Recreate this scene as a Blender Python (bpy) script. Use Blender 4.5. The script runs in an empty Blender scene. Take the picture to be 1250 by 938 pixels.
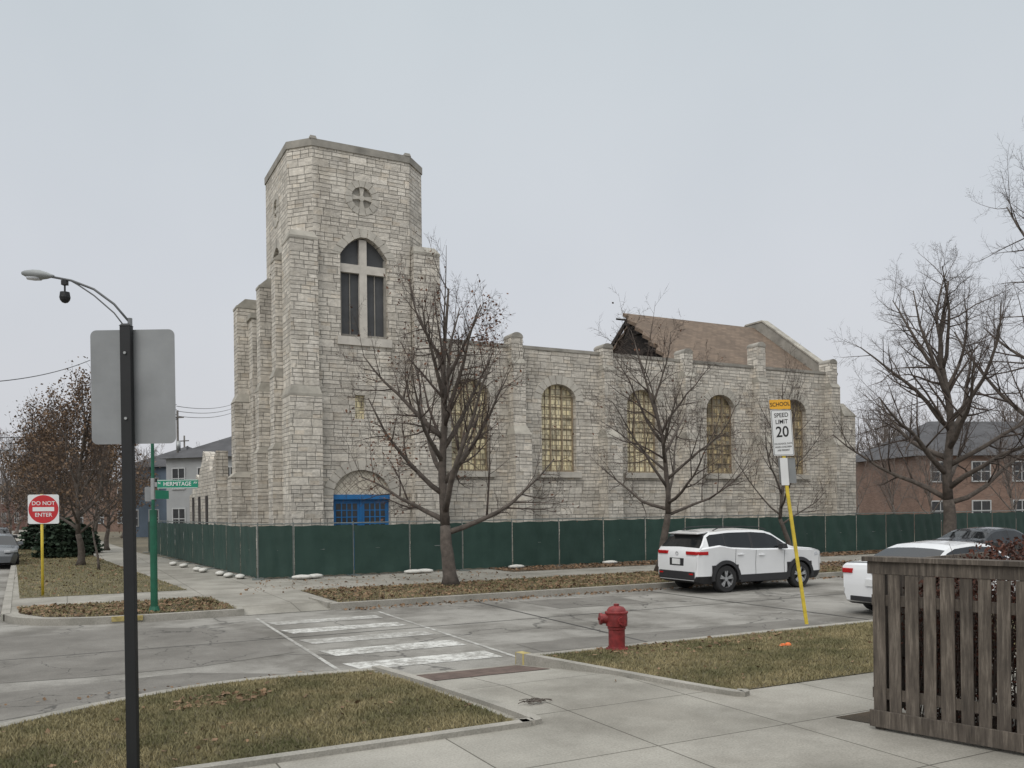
import bpy, bmesh, math, random
import numpy as np
from mathutils import Vector, Matrix, geometry
random.seed(7); np.random.seed(7)
K=1.095; TH=math.radians(27.4); C=math.cos(TH); S=math.sin(TH); CH=2.1
scene=bpy.context.scene
def W(a,b,z=0): return Vector((K*(C*a-S*b),K*(S*a+C*b),K*z))
# ---------------------------------------------------------------- materials
def nmat(name):
    m=bpy.data.materials.new(name); m.use_nodes=True
    nt=m.node_tree; b=nt.nodes['Principled BSDF']
    return m,nt,b
def N(nt,t,**k):
    n=nt.nodes.new(t)
    for a,v in k.items(): setattr(n,a,v)
    return n
def L(nt,a,b): nt.links.new(a,b)
def math_n(nt,op,a,b=None):
    n=N(nt,'ShaderNodeMath',operation=op)
    for i,x in enumerate((a,b)):
        if x is None: continue
        if isinstance(x,(int,float)): n.inputs[i].default_value=x
        else: L(nt,x,n.inputs[i])
    return n.outputs[0]
def mixc(nt,f,a,b,mode='MIX'):
    n=N(nt,'ShaderNodeMixRGB',blend_type=mode)
    for i,x in zip((0,1,2),(f,a,b)):
        if isinstance(x,(int,float)): n.inputs[i].default_value=x
        elif isinstance(x,(tuple,list)): n.inputs[i].default_value=(*x[:3],1)
        else: L(nt,x,n.inputs[i])
    return n.outputs[0]
def ramp(nt,f,pts):
    n=N(nt,'ShaderNodeValToRGB'); L(nt,f,n.inputs[0]); cr=n.color_ramp
    while len(cr.elements)<len(pts): cr.elements.new(.5)
    for e,(p,c) in zip(cr.elements,pts):
        e.position=p; e.color=(*(c if isinstance(c,(tuple,list)) else (c,c,c)),1)
    return n.outputs[0]
def noise(nt,vec,sc,det=5,rough=.6):
    n=N(nt,'ShaderNodeTexNoise'); n.inputs['Scale'].default_value=sc; n.inputs['Detail'].default_value=det; n.inputs['Roughness'].default_value=rough
    if vec is not None: L(nt,vec,n.inputs['Vector'])
    return n.outputs['Fac']
def M(name,col,rough=.8,var=.2,scale=4,bump=.15,bscale=40,metallic=0,col2=None,bd=.01,spec=None,coat=0):
    m,nt,b=nmat(name); tc=N(nt,'ShaderNodeTexCoord'); v=tc.outputs['Object']
    f=noise(nt,v,scale)
    c1=tuple(min(1,x*(1-var)) for x in col); c2=col2 or tuple(min(1,x*(1+var)) for x in col)
    L(nt,ramp(nt,f,[(.32,c1),(.68,c2)]),b.inputs['Base Color'])
    b.inputs['Roughness'].default_value=rough; b.inputs['Metallic'].default_value=metallic
    if coat: b.inputs['Coat Weight'].default_value=coat
    if bump:
        bn=N(nt,'ShaderNodeBump'); bn.inputs['Strength'].default_value=bump; bn.inputs['Distance'].default_value=bd
        L(nt,noise(nt,v,bscale),bn.inputs['Height']); L(nt,bn.outputs[0],b.inputs['Normal'])
    return m
def stone_mat(name,tint=(1,1,1)):
    m,nt,b=nmat(name); tc=N(nt,'ShaderNodeTexCoord'); uv=tc.outputs['UV']
    sp=N(nt,'ShaderNodeSeparateXYZ'); L(nt,uv,sp.inputs[0]); u,v=sp.outputs[0],sp.outputs[1]
    RH=.27; CW=.60
    row=math_n(nt,'FLOOR',math_n(nt,'DIVIDE',v,RH))
    wn=N(nt,'ShaderNodeTexWhiteNoise',noise_dimensions='1D'); L(nt,row,wn.inputs['W'])
    u2=math_n(nt,'ADD',u,math_n(nt,'MULTIPLY',wn.outputs['Value'],3.7))
    cell=math_n(nt,'FLOOR',math_n(nt,'DIVIDE',u2,CW))
    cb=N(nt,'ShaderNodeCombineXYZ'); L(nt,cell,cb.inputs[0]); L(nt,row,cb.inputs[1])
    w2=N(nt,'ShaderNodeTexWhiteNoise',noise_dimensions='2D'); L(nt,cb.outputs[0],w2.inputs['Vector'])
    wob=N(nt,'ShaderNodeTexNoise'); wob.inputs['Scale'].default_value=2.5; wob.inputs['Detail'].default_value=3; L(nt,uv,wob.inputs['Vector'])
    vec0=N(nt,'ShaderNodeCombineXYZ'); L(nt,u2,vec0.inputs[0]); L(nt,v,vec0.inputs[1])
    vec=N(nt,'ShaderNodeVectorMath',operation='MULTIPLY_ADD'); L(nt,wob.outputs['Color'],vec.inputs[0]); vec.inputs[1].default_value=(.07,.05,0); L(nt,vec0.outputs[0],vec.inputs[2])
    ca=(.77,.73,.66); cc=(.53,.50,.45); mo=(.25,.235,.21)
    def brick(w,h,off):
        n=N(nt,'ShaderNodeTexBrick',offset=off,squash=1); L(nt,vec.outputs[0],n.inputs['Vector'])
        for k,x in (('Scale',1),('Mortar Size',.011),('Mortar Smooth',.4),('Brick Width',w),('Row Height',h)): n.inputs[k].default_value=x
        for k,x in (('Color1',ca),('Color2',cc),('Mortar',mo)): n.inputs[k].default_value=(x[0]*tint[0],x[1]*tint[1],x[2]*tint[2],1)
        return n
    A=brick(CW/2,RH/2,0); B=brick(CW,RH,0); D=brick(CW,RH/2,0)
    s1=math_n(nt,'GREATER_THAN',w2.outputs['Value'],.38); s2=math_n(nt,'GREATER_THAN',w2.outputs['Value'],.72)
    col=mixc(nt,s2,mixc(nt,s1,A.outputs['Color'],D.outputs['Color']),B.outputs['Color'])
    fac=mixc(nt,s2,mixc(nt,s1,A.outputs['Fac'],D.outputs['Fac']),B.outputs['Fac'])
    o=tc.outputs['Object']
    big=noise(nt,o,.45,6,.65); col=mixc(nt,.5,col,ramp(nt,big,[(.33,(.64,.62,.59)),(.6,(1.06,1.05,1.03))]),'MULTIPLY')
    w3=N(nt,'ShaderNodeTexWhiteNoise',noise_dimensions='2D')
    c3=N(nt,'ShaderNodeCombineXYZ'); L(nt,math_n(nt,'FLOOR',math_n(nt,'DIVIDE',u2,CW/2)),c3.inputs[0]); L(nt,math_n(nt,'FLOOR',math_n(nt,'DIVIDE',v,RH/2)),c3.inputs[1]); L(nt,c3.outputs[0],w3.inputs['Vector'])
    col=mixc(nt,.36,col,ramp(nt,w3.outputs['Value'],[(0,(.64,.62,.60)),(.35,(1,1,1)),(.88,(1.08,1.06,1.02)),(1,(.90,.78,.64))]),'MULTIPLY')
    fine=noise(nt,o,8,6,.75); col=mixc(nt,.6,col,ramp(nt,fine,[(.32,(.62,.62,.62)),(.62,(1.12,1.12,1.12))]),'MULTIPLY')
    mp=N(nt,'ShaderNodeMapping'); mp.inputs['Scale'].default_value=(2.2,2.2,.22); L(nt,o,mp.inputs[0])
    col=mixc(nt,.5,col,ramp(nt,noise(nt,mp.outputs[0],1.0,5,.6),[(.36,(.68,.66,.63)),(.50,(1,1,1))]),'MULTIPLY')
    L(nt,col,b.inputs['Base Color']); b.inputs['Roughness'].default_value=.92
    h=math_n(nt,'ADD',math_n(nt,'MULTIPLY',math_n(nt,'SUBTRACT',1,fac),.7),math_n(nt,'MULTIPLY',noise(nt,o,7,5,.65),1.3))
    bn=N(nt,'ShaderNodeBump'); bn.inputs['Strength'].default_value=.85; bn.inputs['Distance'].default_value=.05
    L(nt,h,bn.inputs['Height']); L(nt,bn.outputs[0],b.inputs['Normal'])
    return m
def brick_mat(name,c1,c2,mo,w=.25,h=.085):
    m,nt,b=nmat(name); tc=N(nt,'ShaderNodeTexCoord')
    n=N(nt,'ShaderNodeTexBrick'); L(nt,tc.outputs['UV'],n.inputs['Vector'])
    for k,x in (('Scale',1),('Mortar Size',.008),('Brick Width',w),('Row Height',h)): n.inputs[k].default_value=x
    for k,x in (('Color1',c1),('Color2',c2),('Mortar',mo)): n.inputs[k].default_value=(*x,1)
    L(nt,mixc(nt,.5,n.outputs['Color'],ramp(nt,noise(nt,tc.outputs['Object'],.8),[(.3,.55),(.7,1.1)]),'MULTIPLY'),b.inputs['Base Color'])
    b.inputs['Roughness'].default_value=.9
    return m
def ground_mat(name,c1,c2,c3,s1=1.2,s2=30,bump=.5,bd=.03,crack=0,slab=None,rough=.95,stain=.0):
    m,nt,b=nmat(name); tc=N(nt,'ShaderNodeTexCoord'); o=tc.outputs['Object']
    f=noise(nt,o,s1,8,.65); g=noise(nt,o,s2,6,.7)
    col=ramp(nt,f,[(.35,c1),(.5,c2),(.66,c3)])
    col=mixc(nt,.7,col,ramp(nt,g,[(.3,.62),(.7,1.28)]),'MULTIPLY')
    if stain: col=mixc(nt,stain,col,ramp(nt,noise(nt,o,.5,7,.7),[(.38,(.55,.53,.5)),(.55,(1.05,1.05,1.05))]),'MULTIPLY')
    if crack:
        vo=N(nt,'ShaderNodeTexVoronoi',feature='DISTANCE_TO_EDGE'); vo.inputs['Scale'].default_value=crack
        ns=N(nt,'ShaderNodeTexNoise'); ns.inputs['Scale'].default_value=1.5; ns.inputs['Detail'].default_value=6; L(nt,o,ns.inputs['Vector'])
        vv=N(nt,'ShaderNodeVectorMath',operation='MULTIPLY_ADD'); L(nt,ns.outputs['Color'],vv.inputs[0]); vv.inputs[1].default_value=(.9,.9,.9); L(nt,o,vv.inputs[2])
        L(nt,vv.outputs[0],vo.inputs['Vector'])
        cm=ramp(nt,vo.outputs['Distance'],[(.003,.42),(.012,1)])
        msk=ramp(nt,noise(nt,o,.35,3),[(.42,0),(.52,1)])
        col=mixc(nt,msk,col,mixc(nt,1,col,cm,'MULTIPLY'))
    if slab:
        n=N(nt,'ShaderNodeTexBrick',offset=0); L(nt,o,n.inputs['Vector'])
        for k,x in (('Scale',1),('Mortar Size',.008),('Mortar Smooth',.2),('Brick Width',slab),('Row Height',slab)): n.inputs[k].default_value=x
        for k,x in (('Color1',(1,1,1)),('Color2',(.86,.86,.85)),('Mortar',(.3,.29,.27))): n.inputs[k].default_value=(*x,1)
        col=mixc(nt,1,col,n.outputs['Color'],'MULTIPLY')
    L(nt,col,b.inputs['Base Color']); b.inputs['Roughness'].default_value=rough
    bn=N(nt,'ShaderNodeBump'); bn.inputs['Strength'].default_value=bump; bn.inputs['Distance'].default_value=bd
    L(nt,g,bn.inputs['Height']); L(nt,bn.outputs[0],b.inputs['Normal'])
    return m
STONE=stone_mat('rock_faced_limestone')
TRIM=M('smooth_limestone_trim',(.47,.445,.395),.9,.22,1.5,.5,18,bd=.03)
TRIMD=M('weathered_coping_recess_shade',(.28,.265,.235),.9,.35,1.2,.4,25,bd=.02)
WHITET=M('beige_painted_wood',(.53,.50,.45),.75,.14,3)
DARKGL=M('dark_glazing',(.035,.037,.04),.25,.3,2,0)
SCREEN=M('dark_window_screen',(.065,.068,.072),.6,.25,1.2,.3,60)
BLUE=M('blue_door_paint',(.015,.14,.36),.5,.15,3)
SHING=brick_mat('tan_brown_shingles',(.22,.162,.118),(.155,.115,.086),(.09,.07,.052),.3,.16)
CHAR=M('charred_timber',(.025,.02,.017),.9,.5,3)
WOODB=M('raw_timber',(.20,.13,.08),.85,.3,5)
POLEW=M('grey_utility_pole_wood',(.13,.12,.11),.9,.3,5)
BARK=M('grey_bark',(.105,.088,.075),.95,.35,6,.8,30,bd=.03)
TWIG=M('brown_twigs',(.085,.066,.056),.95,.25,3,0)
BARKF=M('hazed_far_bark',(.17,.145,.13),.95,.25,3,0)  # paler than near bark: distance haze painted into the colour
LEAFR=M('rust_brown_leaves',(.13,.06,.04),.9,.4,2,0,col2=(.20,.10,.06))
LEAFT=M('tan_dead_leaves',(.115,.075,.05),.9,.4,2,0,col2=(.215,.14,.085))
LEAFG=M('fallen_leaf_litter',(.17,.105,.06),.95,.45,3,0,col2=(.31,.20,.12))
CONIF=M('evergreen_needles',(.018,.035,.018),.9,.4,2,0)
ROAD=ground_mat('worn_street_surface',(.185,.176,.158),(.245,.235,.213),(.31,.298,.272),.5,45,.4,.01,crack=.4,stain=.6)
PATCH=ground_mat('dark_asphalt_patch',(.13,.122,.108),(.17,.16,.143),(.21,.20,.18),.9,60,.5,.01,crack=.8)
CONC=ground_mat('sidewalk_concrete',(.26,.247,.215),(.325,.31,.273),(.38,.362,.32),.8,50,.25,.008,slab=1.45,stain=.45)
KERB=ground_mat('kerb_concrete',(.24,.23,.20),(.31,.295,.26),(.37,.35,.31),1.5,50,.4,.01)
GRASSM=ground_mat('winter_lawn',(.11,.10,.05),(.15,.13,.07),(.20,.165,.10),1.6,35,1,.05)
BLADE=M('grass_blades',(.16,.165,.07),.9,.35,1.1,0,col2=(.35,.29,.16))
DIRT=ground_mat('leafy_soil',(.08,.065,.045),(.13,.098,.065),(.18,.135,.09),1.3,40,1,.05)
EARTH=ground_mat('bare_ground',(.11,.10,.07),(.15,.13,.09),(.18,.155,.11),.2,8,.4,.05)
def paintmat(name,lo,hi,base=(.26,.25,.228)):
    m,nt,b=nmat(name); tc=N(nt,'ShaderNodeTexCoord'); f=noise(nt,tc.outputs['Object'],7,10,.8); g=noise(nt,tc.outputs['Object'],1.1,3)
    s=math_n(nt,'ADD',math_n(nt,'MULTIPLY',f,.75),math_n(nt,'MULTIPLY',g,.25))
    L(nt,ramp(nt,s,[(lo,base),(hi,(.60,.60,.57))]),b.inputs['Base Color']); b.inputs['Roughness'].default_value=.85; return m
PAINT=paintmat('worn_white_road_paint',.45,.56); PAINTF=paintmat('faded_white_road_paint',.46,.63)
YELP=M('faded_yellow_paint',(.36,.29,.11),.75,.35,9)
GREENF,_nt,_b=nmat('green_privacy_mesh'); _tc=N(_nt,'ShaderNodeTexCoord')
_c=ramp(_nt,noise(_nt,_tc.outputs['Object'],1.3,5),[(.3,(.015,.048,.037)),(.7,(.030,.072,.057))])
_oi=N(_nt,'ShaderNodeObjectInfo'); _c=mixc(_nt,.5,_c,ramp(_nt,_oi.outputs['Random'],[(0,.7),(1,1.25)]),'MULTIPLY')
_w=N(_nt,'ShaderNodeTexWave',bands_direction='Z'); _w.inputs['Scale'].default_value=12; L(_nt,_tc.outputs['Object'],_w.inputs['Vector'])
_c=mixc(_nt,.15,_c,_w.outputs['Color'],'MULTIPLY'); L(_nt,_c,_b.inputs['Base Color']); _b.inputs['Roughness'].default_value=.65
GALV=M('galvanised_steel',(.36,.37,.37),.45,.12,5,.05,metallic=.6)
FPOST=M('dull_steel_fence_tube',(.20,.22,.21),.55,.2,5,.05,metallic=.4)
LAMPG=M('dark_grey_lamp_arm',(.10,.105,.11),.5,.12,5,.05)
LAMPH=M('grey_lamp_housing',(.26,.275,.275),.5,.12,5,.05)
ALU=M('sign_back_aluminium',(.25,.26,.265),.55,.12,2.5,.05,metallic=.3)
BLACKM=M('black_powder_coat',(.006,.007,.008),.55,.2,8,.05)
SANDB=M('white_sandbag',(.6,.59,.55),.8,.12,6,.4,30)
HYD=M('red_hydrant_paint',(.20,.022,.022),.55,.35,9,.3,40)
REDS=M('red_sign_sheeting',(.48,.02,.025),.45,.05,3,0)
WHTS=M('white_sign_sheeting',(.70,.71,.71),.45,.05,3,0)
YELS=M('orange_yellow_sheeting',(.74,.38,.03),.45,.06,3,0)
YPOST=M('yellow_post_paint',(.62,.47,.05),.55,.18,6,.1)
GRNS=M('green_sign_sheeting',(.005,.22,.13),.45,.05,3,0)
GRNP=M('green_pole_paint',(.008,.10,.055),.5,.2,6,.1)
BLKT=M('black_lettering',(.01,.01,.01),.6,0,3,0)
WFEN,_nt,_b=nmat('weathered_fence_board'); _tc=N(_nt,'ShaderNodeTexCoord'); _mp=N(_nt,'ShaderNodeMapping'); _mp.inputs['Scale'].default_value=(14,14,1.2)
_oi=N(_nt,'ShaderNodeObjectInfo'); _va=N(_nt,'ShaderNodeVectorMath',operation='ADD'); L(_nt,_tc.outputs['Object'],_va.inputs[0]); _cx=N(_nt,'ShaderNodeCombineXYZ'); L(_nt,math_n(_nt,'MULTIPLY',_oi.outputs['Random'],37),_cx.inputs[0]); L(_nt,math_n(_nt,'MULTIPLY',_oi.outputs['Random'],91),_cx.inputs[2]); L(_nt,_cx.outputs[0],_va.inputs[1]); L(_nt,_va.outputs[0],_mp.inputs[0])
_f=noise(_nt,_mp.outputs[0],2.2,8,.7); _g=noise(_nt,_va.outputs[0],2.0)
_c=ramp(_nt,_f,[(.3,(.045,.037,.031)),(.52,(.105,.088,.072)),(.72,(.22,.19,.158))]); _c=mixc(_nt,.7,_c,ramp(_nt,_g,[(.3,.55),(.7,1.35)]),'MULTIPLY')
_c=mixc(_nt,.5,_c,ramp(_nt,_oi.outputs['Random'],[(0,(.68,.67,.66)),(1,(1.2,1.18,1.15))]),'MULTIPLY')
L(_nt,_c,_b.inputs['Base Color']); _b.inputs['Roughness'].default_value=.9
_bn=N(_nt,'ShaderNodeBump'); _bn.inputs['Strength'].default_value=.6; _bn.inputs['Distance'].default_value=.01; L(_nt,_f,_bn.inputs['Height']); L(_nt,_bn.outputs[0],_b.inputs['Normal'])
def glazing(name,c1,c2,lo):
    m,_nt,_b=nmat(name); _tc=N(_nt,'ShaderNodeTexCoord'); _br=N(_nt,'ShaderNodeTexBrick',offset=.5); L(_nt,_tc.outputs['UV'],_br.inputs['Vector'])
    for k,x in (('Scale',1),('Mortar Size',.012),('Brick Width',.18),('Row Height',.2)): _br.inputs[k].default_value=x
    for k,x in (('Color1',c1),('Color2',c2),('Mortar',(.22,.18,.12))): _br.inputs[k].default_value=(*x,1)
    _c=mixc(_nt,.85,_br.outputs['Color'],ramp(_nt,noise(_nt,_tc.outputs['Object'],1.6,4),[(.36,lo),(.52,1.12)]),'MULTIPLY'); L(_nt,_c,_b.inputs['Base Color']); _b.inputs['Roughness'].default_value=.4; return m
YGL=glazing('cream_leaded_glazing',(.86,.76,.48),(.64,.58,.42),.45); YGD=glazing('dark_interior_leaded_glazing',(.62,.50,.27),(.28,.26,.21),.2)  # second glazing has the dark interior behind the panes put into its colour
LATT,_nt,_b=nmat('diamond_carved_stone'); _tc=N(_nt,'ShaderNodeTexCoord'); _mp=N(_nt,'ShaderNodeMapping'); _mp.inputs['Rotation'].default_value=(0,0,math.pi/4); L(_nt,_tc.outputs['UV'],_mp.inputs[0])
_br=N(_nt,'ShaderNodeTexBrick',offset=0); L(_nt,_mp.outputs[0],_br.inputs['Vector'])
for k,x in (('Scale',1),('Mortar Size',.010),('Brick Width',.15),('Row Height',.15)): _br.inputs[k].default_value=x
for k,x in (('Color1',(.60,.55,.46)),('Color2',(.52,.48,.40)),('Mortar',(.30,.27,.22))): _br.inputs[k].default_value=(*x,1)
L(_nt,_br.outputs['Color'],_b.inputs['Base Color']); _b.inputs['Roughness'].default_value=.9
PWHITE=M('white_car_paint',(.74,.75,.76),.25,.02,2,0,coat=.6)
PBLACK=M('black_car_paint',(.012,.013,.016),.22,.1,2,0,coat=.6)
PGREY=M('grey_car_paint',(.10,.11,.12),.25,.05,2,0,coat=.6)
CLAD=M('black_plastic_cladding',(.022,.022,.024),.6,.1,5,.1)
CARGL=M('tinted_car_glass',(.012,.014,.016),.06,.1,2,0)
TYRE=M('tyre_rubber',(.02,.02,.021),.85,.15,8,.2)
RIM=M('alloy_rim',(.48,.49,.50),.35,.08,5,0,metallic=.7)
TAIL=M('red_tail_lens',(.42,.01,.012),.15,.1,5,0)
HEADL=M('clear_head_lens',(.55,.57,.6),.1,.05,5,0)
ORNG=M('orange_plastic',(.75,.16,.03),.5,.1,6,0)
FRAMEM=M('weathered_window_frame',(.28,.225,.155),.8,.3,5)
# ---------------------------------------------------------------- geometry helpers
class G:
    def __init__(s): s.v=[];s.f=[]
    def add(s,vs,fs):
        n=len(s.v); s.v+= [tuple(p) for p in vs]; s.f+=[tuple(i+n for i in f) for f in fs]; return s
    def box(s,x0,x1,y0,y1,z0,z1):
        return s.frus((x0,x1,y0,y1,z0),(x0,x1,y0,y1,z1))
    def frus(s,b,t):
        x0,x1,y0,y1,z0=b; X0,X1,Y0,Y1,z1=t
        return s.add([(x0,y0,z0),(x1,y0,z0),(x1,y1,z0),(x0,y1,z0),(X0,Y0,z1),(X1,Y0,z1),(X1,Y1,z1),(X0,Y1,z1)],
         [(3,2,1,0),(4,5,6,7),(0,1,5,4),(1,2,6,5),(2,3,7,6),(3,0,4,7)])
    def prism(s,poly,z0,z1,bottom=True):
        n=len(poly); vs=[(x,y,z0) for x,y in poly]+[(x,y,z1) for x,y in poly]
        fs=[tuple(range(n,2*n))]+[(i,(i+1)%n,n+(i+1)%n,n+i) for i in range(n)]
        if bottom: fs.append(tuple(range(n-1,-1,-1)))
        return s.add(vs,fs)
    def extr(s,poly,P,d0,d1):
        n=len(poly); vs=[P(u,z,d0) for u,z in poly]+[P(u,z,d1) for u,z in poly]
        return s.add(vs,[tuple(range(n)),tuple(range(2*n-1,n-1,-1))]+[(i,(i+1)%n,n+(i+1)%n,n+i) for i in range(n)])
    def cyl(s,p0,p1,r0,r1=None,n=12):
        r1=r0 if r1 is None else r1; p0=Vector(p0);p1=Vector(p1); d=(p1-p0).normalized()
        ref=Vector((0,0,1)) if abs(d.z)<.9 else Vector((1,0,0)); x=d.cross(ref).normalized(); y=d.cross(x)
        vs=[];
        for p,r in ((p0,r0),(p1,r1)):
            for i in range(n):
                t=2*math.pi*i/n; vs.append(p+x*(r*math.cos(t))+y*(r*math.sin(t)))
        return s.add(vs,[tuple(range(n)),tuple(range(2*n-1,n-1,-1))]+[(i,(i+1)%n,n+(i+1)%n,n+i) for i in range(n)])
    def lathe(s,prof,n=24,c=(0,0,0),axis='z'):
        vs=[]
        for r,h in prof:
            for i in range(n):
                t=2*math.pi*i/n; x,y=r*math.cos(t),r*math.sin(t)
                if axis=='z': vs.append((c[0]+x,c[1]+y,c[2]+h))
                elif axis=='y': vs.append((c[0]+x,c[1]+h,c[2]+y))
                else: vs.append((c[0]+h,c[1]+x,c[2]+y))
        fs=[]
        for j in range(len(prof)-1):
            for i in range(n): fs.append((j*n+i,j*n+(i+1)%n,(j+1)*n+(i+1)%n,(j+1)*n+i))
        return s.add(vs,fs)
    def tube(s,pts,rad,n=8):
        pts=[Vector(p) for p in pts]
        if isinstance(rad,(int,float)): rad=[rad]*len(pts)
        D=(pts[-1]-pts[0]).normalized(); ref=Vector((0,0,1)) if abs(D.z)<.8 else Vector((1,0,0)); vs=[]
        m=len(pts)
        for i,p in enumerate(pts):
            d=(pts[min(i+1,m-1)]-pts[max(i-1,0)]).normalized(); x=d.cross(ref).normalized(); y=d.cross(x)
            for k in range(n):
                t=2*math.pi*k/n; vs.append(p+x*(rad[i]*math.cos(t))+y*(rad[i]*math.sin(t)))
        fs=[(j*n+i,j*n+(i+1)%n,(j+1)*n+(i+1)%n,(j+1)*n+i) for j in range(m-1) for i in range(n)]
        fs+= [tuple(range(n-1,-1,-1)),tuple(range((m-1)*n,m*n))]
        return s.add(vs,fs)
    def panel(s,outer,holes,P,depth,thick=None):
        loops=[outer]+holes
        tris=geometry.tessellate_polygon([[Vector((u,z,0)) for u,z in lp] for lp in loops])
        allp=[p for lp in loops for p in lp]
        s.add([P(u,z,0) for u,z in allp],tris)
        for lp in holes:
            n=len(lp); s.add([P(u,z,0) for u,z in lp]+[P(u,z,depth) for u,z in lp],[(i,(i+1)%n,n+(i+1)%n,n+i) for i in range(n)])
        if thick:
            n=len(outer); s.add([P(u,z,0) for u,z in outer]+[P(u,z,thick) for u,z in outer],[(i,(i+1)%n,n+(i+1)%n,n+i) for i in range(n)])
        return s
    def obj(s,name,mat,parent=None,loc=(0,0,0),rot=(0,0,0),scale=1,smooth=False,uv=False,bevel=0,merge=False,sharp=None):
        me=bpy.data.meshes.new(name); me.from_pydata(s.v,[],s.f); me.update()
        bm=bmesh.new(); bm.from_mesh(me)
        if merge or smooth: bmesh.ops.remove_doubles(bm,verts=bm.verts,dist=1e-5)
        bmesh.ops.recalc_face_normals(bm,faces=bm.faces)
        if uv:
            ul=bm.loops.layers.uv.new('UVMap')
            for f in bm.faces:
                n=f.normal
                for l in f.loops:
                    p=l.vert.co
                    if abs(n.z)<.75:
                        q=math.hypot(n.x,n.y) or 1; l[ul].uv=((-n.y*p.x+n.x*p.y)/q, p.z if abs(n.z)<.3 else p.z/max(.3,math.sqrt(1-n.z*n.z)))
                    else: l[ul].uv=(p.x,p.y)
        bm.to_mesh(me); bm.free()
        o=mk(name,me,mat,parent,loc,rot,scale,smooth,bevel)
        if sharp: me.set_sharp_from_angle(angle=math.radians(sharp))
        return o
def mk(name,me,mat,parent=None,loc=(0,0,0),rot=(0,0,0),scale=1,smooth=False,bevel=0):
    if mat: me.materials.append(mat)
    if smooth:
        for p in me.polygons: p.use_smooth=True
    o=bpy.data.objects.new(name,me); scene.collection.objects.link(o)
    o.location=loc; o.rotation_euler=rot if not isinstance(rot,(int,float)) else (0,0,rot); o.scale=(scale,)*3
    if parent: o.parent=parent
    if bevel:
        md=o.modifiers.new('bevel','BEVEL'); md.width=bevel; md.segments=2; md.limit_method='ANGLE'
    return o
def tag(o,label,cat,group=None):
    o['label']=label; o['category']=cat
    if group: o['group']=group
    return o
def empty(name,label,cat,loc,rot=0,scale=1,group=None):
    o=bpy.data.objects.new(name,None); scene.collection.objects.link(o); o.empty_display_size=.3
    o.location=loc; o.rotation_euler=(0,0,rot) if isinstance(rot,(int,float)) else rot; o.scale=(scale,)*3
    return tag(o,label,cat,group)
def text(name,s,size,mat,parent,loc,rot=(math.pi/2,0,0),sx=1,ext=.001):
    cu=bpy.data.curves.new(name,'FONT'); cu.body=s; cu.size=size; cu.align_x='CENTER'; cu.align_y='CENTER'; cu.extrude=ext; cu.offset=size*.012
    t=bpy.data.objects.new('tmp',cu); scene.collection.objects.link(t); bpy.context.view_layer.update()
    me=bpy.data.meshes.new_from_object(t.evaluated_get(bpy.context.evaluated_depsgraph_get())); bpy.data.objects.remove(t)
    me.materials.clear(); o=mk(name,me,mat,parent,loc,rot); o.scale=(sx,1,1); return o
def struct(o): o['kind']='structure'; return o
def sheet(name,poly,z,mat,thick=None):
    g=G()
    if thick: g.prism(poly,z-thick,z,False)
    else: g.add([(x,y,z) for x,y in poly],[tuple(range(len(poly)))])
    return struct(g.obj(name,mat,None,(0,0,0),(0,0,TH),K))
def inpoly(P,poly):
    x,y=P[:,0],P[:,1]; r=np.zeros(len(P),bool); n=len(poly)
    for i in range(n):
        x1,y1=poly[i]; x2,y2=poly[(i+1)%n]
        if y1==y2: continue
        c=((y1>y)!=(y2>y))&(x<(x2-x1)*(y-y1)/(y2-y1)+x1); r^=c
    return r
def scatter_pts(poly,n):
    p=np.array(poly); lo,hi=p.min(0),p.max(0); q=lo+np.random.rand(int(n*1.0),2)*(hi-lo); return q[inpoly(q,poly)]
# ---------------------------------------------------------------- world, camera, light
w=bpy.data.worlds.new('World'); scene.world=w; w.use_nodes=True; nt=w.node_tree; bg=nt.nodes['Background']; out=nt.nodes['World Output']
sky=N(nt,'ShaderNodeTexSky',sky_type='NISHITA'); sky.sun_disc=False; sky.sun_elevation=math.radians(42); sky.sun_rotation=math.radians(200); sky.air_density=2; sky.dust_density=6
L(nt,sky.outputs[0],bg.inputs[0]); bg.inputs[1].default_value=.07
tc=N(nt,'ShaderNodeTexCoord'); sp=N(nt,'ShaderNodeSeparateXYZ'); L(nt,tc.outputs['Generated'],sp.inputs[0])
gr=ramp(nt,sp.outputs[2],[(0,(.63,.635,.665)),(.25,(.585,.612,.66)),(.52,(.53,.58,.62)),(.75,(1.05,1.07,1.08)),(1,(1.8,1.8,1.76))])
cn=noise(nt,tc.outputs['Generated'],1.6,5,.5); gr2=mixc(nt,.8,gr,ramp(nt,cn,[(.3,(.92,.93,.94)),(.7,(1.08,1.07,1.06))]),'MULTIPLY')
b2=N(nt,'ShaderNodeBackground'); L(nt,gr2,b2.inputs[0]); b2.inputs[1].default_value=1.1
ms=N(nt,'ShaderNodeMixShader'); ms.inputs[0].default_value=.93; L(nt,bg.outputs[0],ms.inputs[1]); L(nt,b2.outputs[0],ms.inputs[2]); L(nt,ms.outputs[0],out.inputs[0])
sl=bpy.data.lights.new('sun','SUN'); sl.energy=1.1; sl.angle=math.radians(35); sl.color=(1,.96,.91)
so=bpy.data.objects.new('sun',sl); scene.collection.objects.link(so)
d=Vector((-.35,-.75,.8)); so.rotation_euler=d.to_track_quat('Z','Y').to_euler()
cam=bpy.data.cameras.new('camera'); co=bpy.data.objects.new('camera',cam); scene.collection.objects.link(co); scene.camera=co
cam.lens=30.24; cam.sensor_width=36; cam.shift_y=.1224; cam.clip_end=3000; cam.clip_start=.1
co.matrix_world=Matrix.Translation((0,0,CH*K))@Matrix.Rotation(math.pi/2,4,'X')@Matrix.Rotation(-.0118,4,'Z')
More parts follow.
